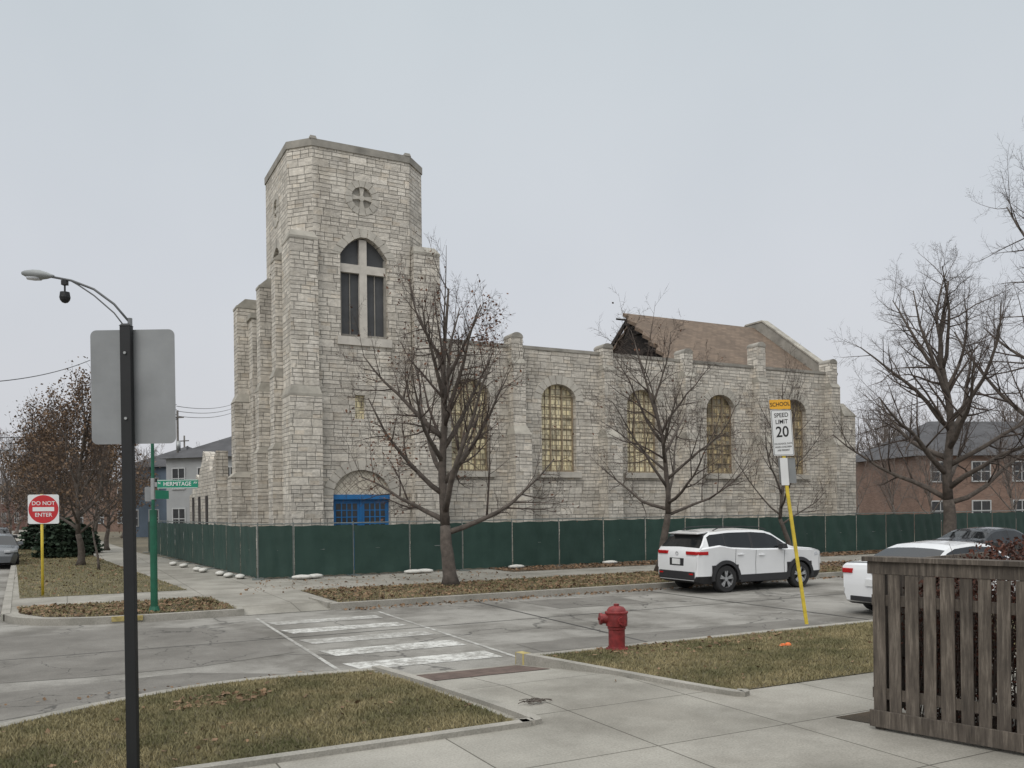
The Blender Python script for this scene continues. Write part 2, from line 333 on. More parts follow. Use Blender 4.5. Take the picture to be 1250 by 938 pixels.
scene.view_settings.view_transform='Standard'; scene.view_settings.look='None'; scene.view_settings.exposure=0
# ---------------------------------------------------------------- ground
sheet('ground',[(-700,-300),(900,-300),(900,900),(-700,900)],-.03,EARTH)
sheet('road',[(-120,-80),(170,-80),(170,200),(-120,200)],0,ROAD)
SE=[(160,10.25),(5.45,10.25),(5.75,8.6),(3.72,8.6),(3.5,10.35),(1.9,10.5),(.75,10.2),(-.6,9.4),(-1.6,8.3),(-2.05,7),(-2.1,5),(-2.1,-60),(160,-60)]
NE=[(160,18.1),(5.0,18.1),(4.95,19.0),(3.3,19.0),(3.2,18.1),(1.5,18.1),(.3,18.25),(-.6,18.75),(-1.1,19.8),(-1.25,22),(-2.8,60),(-8,190),(160,190)]
sheet('sidewalk',SE[::-1],.12,CONC,.14)
sheet('pavement',NE,.12,CONC,.14)
def ramp_sheet(q,name):
    g=G().add(q,[(0,1,2,3)]); return struct(g.obj(name,CONC,None,(0,0,0),(0,0,TH),K))
ramp_sheet([(3.5,10.4,.008),(5.45,10.3,.008),(5.75,8.6,.12),(3.72,8.6,.12)],'path')
ramp_sheet([(3.2,18.05,.008),(5.0,18.05,.008),(4.95,19.0,.12),(3.3,19.0,.12)],'path')
TILE=M('rusty_tactile_tile',(.12,.085,.07),.9,.3,6,.8,60,bd=.01)
g=G().add([(3.75,10.2,.025),(5.3,10.15,.025),(5.45,9.5,.068),(3.8,9.55,.068)],[(0,1,2,3)]); struct(g.obj('path',TILE,None,(0,0,0),(0,0,TH),K))
def kerb(pts,name='kerb',w=.15,z0=-.01,z1=.135,mat=KERB):
    g=G(); n=len(pts); vs=[]
    for i,(x,y) in enumerate(pts):
        a=Vector(pts[max(i-1,0)]);b=Vector(pts[min(i+1,n-1)]); t=(b-a).normalized(); nn=Vector((-t.y,t.x))*w/2
        for sx,z in ((1,z0),(1,z1),(-1,z1),(-1,z0)): vs.append((x+nn.x*sx,y+nn.y*sx,z))
    fs=[(i*4+k,i*4+(k+1)%4,(i+1)*4+(k+1)%4,(i+1)*4+k) for i in range(n-1) for k in range(4)]+[(0,1,2,3),(4*n-1,4*n-2,4*n-3,4*n-4)]
    return struct(g.add(vs,fs).obj(name,mat,None,(0,0,0),(0,0,TH),K))
def arcpts(p,n=5):
    out=[]
    for i in range(len(p)-1):
        p0=Vector(p[max(i-1,0)]);p1=Vector(p[i]);p2=Vector(p[i+1]);p3=Vector(p[min(i+2,len(p)-1)])
        for k in range(n):
            t=k/n; q=.5*((2*p1)+(p2-p0)*t+(2*p0-5*p1+4*p2-p3)*t*t+(3*p1-p0-3*p2+p3)*t**3); out.append((q.x,q.y))
    out.append(tuple(p[-1])); return out
kerb([(160,10.2),(5.5,10.2)]); kerb(arcpts([(3.45,10.3),(1.9,10.45),(.75,10.15),(-.6,9.35),(-1.55,8.3),(-2.02,7),(-2.05,5),(-2.05,-20)]))
kerb(arcpts([(5.42,10.3),(5.5,9.9),(6.15,7.15),(6.35,6.98)]),z1=.17,w=.11); kerb(arcpts([(3.42,10.35),(3.6,9.3),(3.85,7.2),(3.7,6.98),(3.2,6.95),(-1.9,6.95)]),z1=.165,w=.11)
kerb([(5.0,18.15),(160,18.15)],w=.16,z1=.135); kerb(arcpts([(3.2,18.15),(1.5,18.17),(.3,18.32),(-.55,18.8),(-1.03,19.8),(-1.18,22),(-1.9,40),(-2.7,60)]),w=.16)
kerb([(5.0,18.2),(4.95,19.6)],z1=.15,w=.1)
kerb([(5.42,10.31),(5.45,10.12)],z1=.173,w=.114,mat=YELP); kerb([(1.3,18.09),(.75,18.14)],z0=.04,z1=.137,w=.03,mat=YELP)
GL=arcpts([(3.7,7.05),(3.5,9.3),(3.3,10.15)],3)[:-1]+arcpts([(3.3,10.2),(1.87,10.36),(.8,10.08),(-.52,9.28),(-1.45,8.25),(-1.95,7.05)],4)
GR=[(5.55,10.08),(5.75,9.3),(6.35,7.08),(16,7.08),(16,10.08)]; GR2=[(16,7.08),(60,7.08),(60,10.08),(16,10.08)]
I1=[(3.1,18.35),(1.5,18.3),(.4,18.45),(-.4,18.95),(-.85,19.9),(-.95,21.2),(2.95,21.2)]
I2=[(2.75,23.5),(-1.0,23.5),(-1.8,40),(-2.5,58),(.3,58),(1.5,40)]
P1=[(5.25,18.3),(60,18.3),(60,21.6),(5.2,21.6)]; P2=[(12.5,24.1),(60,24.1),(60,25.9),(12.5,25.9)]
LOT=[(5.4,26.1),(150,26.1),(150,150),(-1,150),(3.2,48)]
sheet('lawn',GL,.128,GRASSM); sheet('lawn',GR,.128,GRASSM); sheet('lawn',GR2,.128,GRASSM); sheet('lawn',I1,.126,DIRT); sheet('lawn',I2,.126,GRASSM)
sheet('lawn',P1,.126,DIRT); sheet('lawn',P2,.126,DIRT); sheet('ground',LOT,.126,EARTH)
sheet('flower_bed_soil',[(6.35,5.75),(6.95,5.75),(9,1),(6.9,1),(6.75,4.4)],.126,DIRT)
sheet('ground',[(-200,20),(-9,20),(-16,190),(-200,190)],.1,GRASSM)
for b0,b1,mt in ((11.0,11.6,PAINT),(12.25,12.85,PAINT),(13.55,14.1,PAINTF),(14.9,15.45,PAINT),(16.2,16.7,PAINTF)):
    sheet('crosswalk_marking',[(3.45,b0),(5.5,b0-.05),(5.5,b1-.05),(3.35,b1)],.005,mt)
sheet('crosswalk_marking',[(3.14,10.9),(3.2,10.9),(3.35,17.4),(3.29,17.4)],.005,PAINTF)
sheet('crosswalk_marking',[(5.62,10.6),(5.69,10.6),(5.79,17.2),(5.72,17.2)],.005,PAINTF)
sheet('asphalt_patch',[(-1.5,12.6),(.2,12.35),(1.6,12.4),(3.0,12.9),(3.05,14.2),(2.9,15.6),(2.1,16.6),(1.0,17.4),(-1.8,17.2),(-2.4,14.5)],.004,PATCH)
sheet('asphalt_patch',[(-3.0,8.8),(-.9,10.1),(1.0,10.9),(2.6,11.2),(1.4,12.0),(-3.0,11.6)],.004,PATCH)
sheet('asphalt_patch',[(6.2,11.0),(12,10.9),(12,11.7),(6.2,11.9)],.004,PATCH)
sheet('asphalt_patch',[(9.2,15.6),(11.4,15.5),(11.6,17.2),(9.1,17.3)],.004,PATCH)
SEAM=M('tar_seam',(.05,.048,.045),.8,.3,6)
for sq in ([(-4,14.42),(60,14.62),(60,14.65),(-4,14.45)],[(8.0,10.6),(8.04,10.6),(8.3,17.9),(8.26,17.9)],[(13.0,10.6),(13.04,10.6),(13.0,17.9),(12.96,17.9)]):
    sheet('road_seam',sq,.006,SEAM)
def blades(name,poly,n,z,hmin,hmax,mat,wd=.006):
    q=scatter_pts(poly,n); m=len(q); ang=np.random.rand(m)*6.28; h=hmin+np.random.rand(m)*(hmax-hmin); ln=np.random.randn(m,2)*.5*h[:,None]
    dx=np.stack([np.cos(ang),np.sin(ang)],1)*wd*(.6+np.random.rand(m)[:,None]*.8)
    V=np.zeros((m,3,3)); V[:,0,:2]=q-dx; V[:,1,:2]=q+dx; V[:,2,:2]=q+ln; V[:,:2,2]=z; V[:,2,2]=z+h
    return tri(name,V,mat,3)
def tri(name,V,mat,k,parent=None,world=False):
    m=len(V); me=bpy.data.meshes.new(name); me.vertices.add(m*k); me.vertices.foreach_set('co',V.reshape(-1)); me.loops.add(m*k); me.loops.foreach_set('vertex_index',np.arange(m*k,dtype=np.int32))
    me.polygons.add(m); me.polygons.foreach_set('loop_start',np.arange(0,m*k,k,dtype=np.int32)); me.update(calc_edges=True)
    if parent or world: return mk(name,me,mat,parent)
    o=mk(name,me,mat,None,(0,0,0),(0,0,TH),K); o['kind']='stuff'; return o
def leafquads(P,size,flat=.3):
    m=len(P); A=np.random.randn(m,3); A[:,2]*=flat; A/=np.linalg.norm(A,axis=1)[:,None]; B=np.random.randn(m,3); B[:,2]*=flat; B-=A*(A*B).sum(1)[:,None]; B/=np.linalg.norm(B,axis=1)[:,None]
    s=(size*(.6+.8*np.random.rand(m)))[:,None]; A*=s; B*=s*.6
    return np.stack([P-A,P+B,P+A,P-B],1)
def litter(poly,n,z,size=.045,mat=LEAFG):
    q=scatter_pts(poly,n); P=np.c_[q,z+.012+np.random.rand(len(q))*.02]
    o=tri('fallen_leaves',leafquads(P,size,.25),mat,4); o['kind']='stuff'; return o
blades('grass',GL,70000,.125,.02,.05,BLADE); blades('grass',[(5.55,10.08),(5.75,9.3),(6.35,7.08),(12,7.08),(12,10.08)],55000,.125,.02,.05,BLADE); blades('grass',I2,22000,.125,.03,.06,BLADE,.012); blades('grass',P1[:1]+[(22,18.3),(22,21.6)]+P1[3:],24000,.125,.03,.06,BLADE,.01); blades('grass',I1,6000,.125,.03,.06,BLADE,.01)
litter(GL,110,.13,.03); litter([(.9,9.1),(1.9,9.2),(2.0,9.75),(1.0,9.7)],200,.13,.03,LEAFG); litter(GR,160,.13,.03); litter([(6,9.4),(10,9.4),(10,10.1),(6,10.1)],160,.13,.035)
litter([(5.25,18.4),(24,18.4),(24,21.6),(5.2,21.6)],5200,.13,.045); litter(P2,9000,.13,.05); litter([(24,18.4),(45,18.4),(45,21.6),(24,21.6)],3500,.13,.055)
litter(I1,1000,.13,.045); litter(I2,1000,.13,.05); litter([(5.2,17.6),(24,17.7),(24,18.05),(5.2,18.05)],900,0,.04); litter([(3.5,21),(12,21.6),(12,25.5),(5,25.5)],400,.12,.04); litter([(3.5,8.4),(12,6.6),(12,7),(4,9)],50,.12,.028); litter([(-2,10.9),(3.3,10.9),(3.3,11.2),(-2,11)],120,0,.03)
# ---------------------------------------------------------------- church
CA,CB=8.9,30.0
church=empty('church','pale limestone church with square tower, arched windows and partly burnt roof','church',W(CA,CB,.12),TH,K)
OFF=(-CA,-CB,-.12)
def part(g,name,mat,parent=None,label=None,uv=True,**k):
    if parent is None: o=g.obj(name,mat,church,OFF,uv=uv,**k)
    else: o=g.obj(name,mat,parent,(0,0,0),uv=uv,**k)
    if label: o['label']=label
    return o
def ash(t,pt): return (1-abs(math.cos(t))**1.95)*.96+.04*math.sin(t) if pt else math.sin(t)
def ellarch(cx,w,z0,zs,rise,n=14,pt=False):
    p=[(cx-w/2,z0),(cx+w/2,z0)]
    for i in range(n+1):
        t=math.pi*i/n; p.append((cx+w/2*math.cos(t),zs+rise*ash(t,pt)))
    return p
def archz(u,cx,w,zs,rise): return zs+rise*math.sqrt(max(0,1-((u-cx)/(w/2))**2))
def circ(cx,cz,r,n=20): return [(cx+r*math.cos(2*math.pi*i/n),cz+r*math.sin(2*math.pi*i/n)) for i in range(n)]
def vouss(g,cx,w,zs,rise,P,th=.26,n=9,proud=.03,t0=0,t1=math.pi,pt=False):
    for i in range(n):
        a0=t0+(t1-t0)*(i+.05)/n; a1=t0+(t1-t0)*(i+.95)/n; e=th*(1.0+.15*random.random())
        pts=[]
        for a in (a0,a1): pts.append((cx+(w/2+.005)*math.cos(a),zs+(rise+.005)*ash(a,pt)))
        for a in (a1,a0): pts.append((cx+(w/2+e)*math.cos(a),zs+(rise+e)*(ash(a,pt) if pt else math.sin(a))))
        g.extr(pts,P,-proud*(.5+random.random()*.6),.05)
    return g
TX=6.62
PF=lambda u,z,d:(u,28+d,z)
PL=lambda u,z,d:(TX+d,u,z)
oct_=[(7.28,28),(10.65,28),(11.4,28.75),(11.4,32.1),(10.65,32.85),(7.28,32.85),(TX,32.1),(TX,28.68)]
ZT=14.25; RR=.36
g=G()
win=ellarch(9.0,1.64,7.95,10.66,.66,16,True); ros=circ(8.96,12.65,RR); dor=ellarch(8.85,1.98,.12,2.62,.86); sw=[(8.64,5.2),(8.98,5.2),(8.98,6.0),(8.64,6.0)]
g.panel([(7.28,0),(10.65,0),(10.65,ZT),(7.28,ZT)],[win,ros,dor,sw],PF,.28)
winL=ellarch(30.42,1.64,7.95,10.66,.66,16,True); rosL=circ(30.42,12.65,RR)
g.panel([(28.68,0),(32.1,0),(32.1,ZT),(28.68,ZT)],[winL,rosL],PL,.28)
for i in (1,2,3,4,5,7):
    (x0,y0),(x1,y1)=oct_[i],oct_[(i+1)%8]; g.add([(x0,y0,0),(x1,y1,0),(x1,y1,ZT),(x0,y0,ZT)],[(0,1,2,3)])
g.add([(x,y,ZT-.4) for x,y in oct_],[tuple(range(8))])
tower=part(g,'tower',STONE,label='square stone bell tower with chamfered corners')
def scaleoct(k): 
    return [(9.0+(x-9.0)*(1+k),30.425+(y-30.425)*(1+k)) for x,y in oct_]
COPT=M('tower_coping_stone',(.37,.35,.305),.9,.3,1.5,.5,20,bd=.03)
part(G().prism(scaleoct(.015),ZT-.14,ZT+.1),'parapet_coping',TRIMD,tower)
for (x,y) in ((7.32,28.05),(10.6,28.05)):
    part(G().frus((x-.12,x+.12,y-.10,y+.14,ZT+.09),(x-.09,x+.09,y-.06,y+.1,ZT+.2)),'parapet_stone',TRIMD,tower)
part(vouss(G(),9.0,1.64,10.66,.66,PF,.30,11,.025,pt=True),'arch_stone',TRIM,tower); part(vouss(G(),8.96,2*RR,12.65,RR,PF,.22,14,.03,0,2*math.pi),'arch_stone',TRIM,tower); part(vouss(G(),8.85,1.98,2.62,.86,PF,.3,13,.03),'arch_stone',TRIM,tower)
part(vouss(G(),30.42,1.64,10.66,.66,PL,.30,11,.025,pt=True),'arch_stone',TRIM,tower); part(vouss(G(),30.42,2*RR,12.65,RR,PL,.22,14,.03,0,2*math.pi),'arch_stone',TRIM,tower)
def bigwin(P,cx,nm):
    g=G().extr(ellarch(cx,1.68,7.9,10.66,.68,16,True),P,.26,.3); wn=part(g,nm,SCREEN,tower,'tall arched dark window divided by a beige cross')
    g=G().extr([(cx-.13,7.95),(cx+.13,7.95),(cx+.13,11.26),(cx-.13,11.26)],P,.1,.24).extr([(cx-.8,10.12),(cx-.13,10.12),(cx-.13,10.40),(cx-.8,10.40)],P,.103,.24).extr([(cx+.13,10.12),(cx+.8,10.12),(cx+.8,10.40),(cx+.13,10.40)],P,.103,.24)
    part(g,'cross',WHITET,tower,'beige painted cross dividing the tall window')
    g=G().extr([(cx-.82,7.95),(cx-.75,7.95),(cx-.75,10.66),(cx-.82,10.66)],P,.14,.25).extr([(cx+.75,7.95),(cx+.82,7.95),(cx+.82,10.66),(cx+.75,10.66)],P,.14,.25).extr([(cx-.75,7.95),(cx-.13,7.95),(cx-.13,8.05),(cx-.75,8.05)],P,.14,.25).extr([(cx+.13,7.95),(cx+.75,7.95),(cx+.75,8.05),(cx+.13,8.05)],P,.14,.25)
    g.extr([(cx-.45,8.05),(cx-.42,8.05),(cx-.42,10.12),(cx-.45,10.12)],P,.22,.255).extr([(cx+.42,8.05),(cx+.45,8.05),(cx+.45,10.12),(cx+.42,10.12)],P,.22,.255)
    part(g,'window_frame',TRIMD,tower)
    g=G().extr([(cx-.95,7.66),(cx+.95,7.66),(cx+.95,7.93),(cx-.95,7.93)],P,-.07,.2); part(g,'sill',WHITET,tower)
bigwin(PF,9.0,'window'); bigwin(PL,30.42,'window')
for P,cx in ((PF,8.96),(PL,30.42)):
    o=part(G().extr(circ(cx,12.65,RR+.02),P,.09,.2),'rosette',TRIMD,tower)  # darker stone on the disc paints shade into the recess
    g=G()
    for q in range(4):
        a0=q*math.pi/2; ux,uz=math.cos(a0),math.sin(a0); nx,nz=-uz,ux; r0,r1=.09,.35
        g.extr([(cx+ux*r0-nx*.04,12.65+uz*r0-nz*.04),(cx+ux*r1-nx*.09,12.65+uz*r1-nz*.09),(cx+ux*r1+nx*.09,12.65+uz*r1+nz*.09),(cx+ux*r0+nx*.04,12.65+uz*r0+nz*.04)],P,.02,.09)
    g.extr(circ(cx,12.65,.10,12),P,.015,.09)
    part(g,'rosette_tracery',TRIM,tower)
g=G().extr([(8.6,5.15),(9.02,5.15),(9.02,6.05),(8.6,6.05)],PF,.15,.2); part(g,'window',YGL,tower,'small amber stair window')
g=G().extr(ellarch(8.85,1.98,2.6,2.62,.85),PF,.10,.3); part(g,'door_tympanum',LATT,tower,'pale carved stone panel above the blue door')
g=G().extr([(7.86,.12),(8.84,.12),(8.84,2.5),(7.86,2.5)],PF,.2,.27).extr([(8.86,.12),(9.84,.12),(9.84,2.5),(8.86,2.5)],PF,.2,.27)
door=part(g,'door',BLUE,tower,'bright blue double entrance door with glazed panes')
g=G().extr([(7.86,2.5),(9.84,2.5),(9.84,2.66),(7.86,2.66)],PF,.07,.26).extr([(8.82,.12),(8.88,.12),(8.88,2.5),(8.82,2.5)],PF,.17,.2)
g.obj('door_frame',BLUE,door,(0,0,0))
for x0 in (8.0,8.98):
    g=G().extr([(x0,1.45),(x0+.72,1.45),(x0+.72,2.36),(x0,2.36)],PF,.185,.21); g.obj('door_glass',DARKGL,door)
    g=G()
    for i in range(1,4): u=x0+.72*i/4; g.extr([(u-.018,1.45),(u+.018,1.45),(u+.018,2.36),(u-.018,2.36)],PF,.17,.185)
    for i in range(1,4): z=1.45+.91*i/4; g.extr([(x0,z-.015),(x0+.72,z-.015),(x0+.72,z+.015),(x0,z+.015)],PF,.173,.186)
    g.obj('door_muntin',BLUE,door)
g=G().cyl((8.74,28.12,1.1),(8.74,28.12,1.3),.015); g.obj('handle',GALV,door)
def pier(x0,x1,y0,y1,z1,low=None):
    g=G(); c=G()
    g.box(x0,x1,y0,y1,0,z1-.30)
    c.frus((x0-.015,x1+.015,y0-.015,y1,z1-.30),(x0-.015,x1+.015,y0-.015,y1,z1-.22)).frus((x0-.01,x1+.01,y0-.01,y1,z1-.22),(x0+.08,x1-.08,y0+.24,y1,z1+.03))
    e,zl=low; g.box(x0-e,x1+e,y0-e,y1-.01,0,zl); l=G(); l.frus((x0-e-.01,x1+e+.01,y0-e-.01,y1-.01,zl),(x0-e-.01,x1+e+.01,y0-e-.01,y1-.01,zl+.08)).frus((x0-e,x1+e,y0-e,y1-.01,zl+.08),(x0,x1,y0,y1-.01,zl+.34))
    o=part(g,'buttress',STONE); part(c,'buttress_cap',COPT,o); part(l,'buttress_ledge',COPT,o); return o
pier(6.47,7.37,27.76,28.95,11.25,(.07,5.85)); pier(10.7,11.66,27.76,28.95,11.25,(.08,5.85))
def wpier(x0,x1,y0,y1,z1,low):
    g=G(); c=G(); g.box(x0,x1,y0,y1,0,z1); c.frus((x0-.02,x1,y0-.02,y1+.02,z1),(x0-.02,x1,y0-.02,y1+.02,z1+.08)).frus((x0,x1,y0,y1,z1+.08),(x0+.3,x1,y0+.02,y1-.02,z1+.35))
    ls=[]
    for e,zl in low: g.box(x0-e,x1-.01,y0-.03*e/.1,y1+.03*e/.1,0,zl); ls.append(G().frus((x0-e-.02,x1-.01,y0-.04*e/.1,y1+.04*e/.1,zl),(x0,x1-.01,y0-.01,y1+.01,zl+.3)))
    o=part(g,'buttress',STONE); part(c,'buttress_cap',COPT,o)
    for l in ls: part(l,'buttress_ledge',COPT,o)
    return o
wpier(6.25,6.6,29.0,29.6,10.5,[(.08,6.6),(.16,4.2)]); wpier(6.18,6.6,31.2,31.8,10.1,[(.08,6.4),(.16,4.2)]); wpier(5.7,6.6,32.95,33.7,9.7,[(.12,6.2),(.28,3.4)]); 
g=G().box(6.1,11.4,32.2,34.6,0,9.2); c=G().box(6.03,11.45,32.15,34.66,9.2,9.38)
o=part(g,'wall',STONE); part(c,'coping',COPT,o)
prof=[(34.7,0),(42.8,0),(42.8,2.9),(41.9,3.0),(41.6,3.3),(40.7,3.35),(40.4,3.8),(39.6,3.6),(39.2,4.0),(38.7,4.15),(38.2,4.7),(37.7,4.6),(37.2,4.2),(36.6,4.3),(36.2,3.8),(35.4,3.9),(35.2,4.3),(34.7,4.5)]
g=G().extr(prof,lambda u,z,d:(d,u,z),5.15,5.6)
wing=part(g,'entrance_wing',STONE,None,'low partly demolished stone wall of the entrance wing'); 
for y in (37.2,39.4,41.4):
    part(G().box(5.12,5.2,y-.3,y+.3,1.5,2.8),'window',DARKGL,wing); part(G().box(5.06,5.2,y-.4,y+.4,1.35,1.5),'sill',TRIM,wing)
NA0,NA1=11.5,32.4; ZP=8.25
PN=lambda u,z,d:(u,29+d,z)
wc=[13.35,17.15,21.15,25.3,29.6]
g=G().panel([(NA0,0),(NA1,0),(NA1,ZP),(NA0,ZP)],[ellarch(c,1.56,3.55,6.35,.62) for c in wc],PN,.3)
g.add([(NA0,29.35,ZP),(NA1,29.35,ZP),(NA1,29.35,7),(NA0,29.35,7),(NA1,29,ZP),(NA0,29,ZP)],[(0,1,2,3),(0,1,4,5)])
g.add([(NA1,29,0),(NA1,39,0),(NA1,39,ZP),(NA1,29,ZP)],[(0,1,2,3)]).add([(NA0,39,0),(NA1,39,0),(NA1,39,7.6),(NA0,39,7.6)],[(0,1,2,3)])
nave=part(g,'nave_wall',STONE,label='long rock-faced limestone side wall with arched openings')
g=G().box(NA0,NA1+.05,28.97,29.42,ZP,ZP+.12); part(g,'parapet_coping',TRIMD,nave)
g=G().box(NA0,24.6,29.36,38.98,7.0,7.2); part(g,'flat_roof',CHAR,nave)
for i,c in enumerate(wc):
    g=G().extr(ellarch(c,1.6,3.5,6.35,.64),PN,.27,.3); wn=part(g,'window',YGL if i in (0,1,2) else YGD,None,'arched leaded window with cream yellow glass')
    part(vouss(G(),c,1.56,6.35,.62,PN,.32,11,.03),'arch_stone',TRIM,wn)
    g=G()
    for u in (-.74,-.26,.26,.74):
        zz=archz(c+u,c,1.56,6.35,.62)-.02; g.extr([(c+u-.026,3.55),(c+u+.026,3.55),(c+u+.026,zz),(c+u-.026,zz)],PN,.2,.27)
    for u in (-.49,0,.49):
        zz=archz(c+u,c,1.56,6.35,.62)-.02; g.extr([(c+u-.009,3.55),(c+u+.009,3.55),(c+u+.009,zz),(c+u-.009,zz)],PN,.235,.271)
    for z in np.arange(3.58,6.9,.42):
        hw=.78 if z<6.35 else .78*math.sqrt(max(0,1-((z-6.35)/.62)**2)); g.extr([(c-hw,z-.015),(c+hw,z-.015),(c+hw,z+.015),(c-hw,z+.015)],PN,.225,.272)
    part(g,'frame',FRAMEM,wn)
    g=G().extr([(c-.95,3.32),(c+.95,3.32),(c+.95,3.53),(c-.95,3.53)],PN,-.12,.25); part(g,'sill',TRIM,wn)
def nbut(a,zt,w=.54,deep=.5):
    g=G(); c=G(); y0=29-deep
    g.box(a-w/2-.08,a+w/2+.08,y0-.2,28.995,0,4.9); g.box(a-w/2,a+w/2,y0+.1,29.3,0,7.6); g.box(a-w/2+.03,a+w/2-.03,y0+.24,29.38,7.6,zt-.2)
    l1=G().frus((a-w/2-.09,a+w/2+.09,y0-.21,28.99,4.9),(a-w/2-.01,a+w/2+.01,y0+.08,28.99,5.25)); l2=G().frus((a-w/2-.01,a+w/2+.01,y0+.08,29.4,7.6),(a-w/2,a+w/2,y0+.22,29.4,7.8))
    n=8; pr=[(a+(w/2-.015)*math.cos(math.pi*i/n),zt-.2+.2*math.sin(math.pi*i/n)) for i in range(n+1)]
    c.extr(pr,lambda u,z,d:(u,d,z),y0+.22,29.41)
    o=part(g,'buttress',STONE); part(c,'buttress_cap',TRIMD,o); part(l1,'buttress_ledge',COPT,o); part(l2,'buttress_ledge',COPT,o)
for a,z in ((15.2,8.8),(19.3,8.7),(23.35,8.8),(27.45,9.4),(31.9,8.95)): nbut(a,z)
g=G().box(32.35,33.15,28.6,30.2,0,6.3); c=G().frus((32.35,33.2,28.55,30.25,6.3),(32.35,32.6,28.8,30.1,6.9)); o=part(g,'buttress',STONE); part(c,'buttress_cap',COPT,o)
AR0,AR1=24.0,31.95; RB=34.0; RZ=11.42
def slope(y0,z0,y1,z1,rag):
    g=G(); n=len(rag)-1; e=[]
    for i in range(n+1):
        t=i/n; e.append((AR0+rag[i],y0+(y1-y0)*t,z0+(z1-z0)*t))
    top=e+[(AR1,y1,z1),(AR1,y0,z0)]; m=len(top)
    g.add(top+[(x,y,z-.16) for x,y,z in top],[tuple(range(m)),tuple(range(2*m-1,m-1,-1))]+[(i,(i+1)%m,m+(i+1)%m,m+i) for i in range(m)])
    return g
rag=[-1.0,-.75,-1.0,-.6,-.85,-.4,-.75,-.35,-.6,-.3,-.55,-.2,-.5,-.15,-.3]
roof=part(slope(29.4,8.15,RB,RZ,rag),'roof',SHING,None,'tan brown shingled gable roof with ragged burnt end')
part(slope(38.6,8.15,RB,RZ,[r*.4+.5 for r in rag]),'roof_slope',SHING,roof)
g=G()
for k in range(9):
    a=AR0-.1+k*.85
    for sgn in (-1,1):
        y0=RB+sgn*4.5; g.add([(a,y0,7.9),(a+.1,y0,7.9),(a+.1,RB,RZ-.25),(a,RB,RZ-.25),(a,y0,7.7),(a+.1,y0,7.7),(a+.1,RB,RZ-.5),(a,RB,RZ-.5)],[(0,1,2,3),(4,5,6,7),(0,3,7,4),(1,2,6,5)])
    g.box(a,a+.1,RB-2.6,RB+2.6,9.3,9.5)
rr0=random.Random(4)
for k in range(11): 
    y=RB-4.2+k*.42; zc=8.15+(RZ-8.45)*(1-abs(y-RB)/4.6); g.tube([(AR0-1.0+rr0.random()*.7,y,zc-rr0.random()*.25),(AR0+1.0,y+rr0.uniform(-.1,.1),zc)],.045,4)
g.add([(AR0+.3,29.6,8.0),(AR0+.3,36.6,8.6),(AR0+.3,RB,RZ-.2)],[(0,1,2)])  # dark triangle put in for the shaded interior of the open gable
part(g,'truss_and_dark_fill',CHAR,roof,'charred roof timbers and a dark sheet for the shaded interior at the open end')
for q in range(3):
    x=AR0-.7+q*.1; z=9.4+q*.3; part(G().tube([(x,31.0+q*.5,z),(x+1.0+random.random()*.5,31.6+q*.5,z-.2+random.random()*.3)],.03,4),'broken_rafter',WOODB,roof)
gp=[(29.0,8.3),(29.0,8.7),(29.55,8.7),(29.6,8.85),(33.4,11.62),(34.6,11.62),(38.4,8.85),(39,8.3)]
g=G().extr(gp,lambda u,z,d:(d,u,z),31.97,32.3); o=part(g,'gable_wall',TRIMD)
cg=G()
for (y0,z0),(y1,z1) in zip(gp[1:-2],gp[2:-1]):
    if abs(y1-y0)<.08: continue
    cg.add([(31.93,y0,z0),(32.36,y0,z0),(32.36,y1,z1),(31.93,y1,z1),(31.93,y0,z0+.08),(32.36,y0,z0+.08),(32.36,y1,z1+.08),(31.93,y1,z1+.08)],[(0,1,2,3),(4,5,6,7),(0,1,5,4),(1,2,6,5),(2,3,7,6),(3,0,4,7)])
part(cg,'gable_coping',COPT,o)
# ---------------------------------------------------------------- site fence
def fence_panel(p0,p1):
    (a0,b0),(a1,b1)=p0,p1; ln=math.hypot(a1-a0,b1-b0)*K; ang=TH+math.atan2(b1-b0,a1-a0)
    e=empty('fence_panel','chain-link construction fence panel covered in dark green mesh','fence',W(a0,b0,.12),ang,1,'temporary green construction fence')
    hh=1.78; g=G(); g.cyl((0,-.01,0),(0,-.01,hh+.05),.022,n=8).cyl((0,0,hh),(ln,0,hh),.018,n=8).cyl((0,0,.08),(ln,0,.08),.018,n=6).cyl((0,-.002,.92),(ln,-.002,.92),.014,n=6).box(-.18,.18,-.3,.3,0,.03)
    g.obj('frame',FPOST,e,smooth=False)
    nx,nz=18,10; V=[];Fc=[]; ph=random.random()*6; dz=random.uniform(-.02,.015); s1=random.uniform(.5,1.3)
    for j in range(nz+1):
        for i in range(nx+1):
            x=.025+(ln-.05)*i/nx; t=j/nz; z=.04+(hh-.04-.04+dz)*t
            if j==nz: z-=.03*abs(math.sin(math.pi*i/nx*2.0+ph))+.01
            if j==0: z+=.03*abs(math.sin(i*.7+ph))
            y=-.035-.035*math.sin(i*s1+ph+j*.45)*math.sin(math.pi*t)*math.sin(math.pi*i/nx)-.015*random.random()
            V.append((x,y,z))
    for j in range(nz):
        for i in range(nx): k=j*(nx+1)+i; Fc.append((k,k+1,k+nx+2,k+nx+1))
    G().add(V,Fc).obj('mesh_screen',GREENF,e,smooth=True)
fa=[(6.0,25.75)]
x=6.0
while x<50: fa.append((x+1.83,25.75)); x+=1.83
seq=[(5.0,25.95)]+fa
for i in range(len(seq)-1): fence_panel(seq[i],seq[i+1])
lf=[(5.0-.105*k*1.1,25.95+1.95*k) for k in range(12)]
for i in range(11): fence_panel(lf[i+1],lf[i])
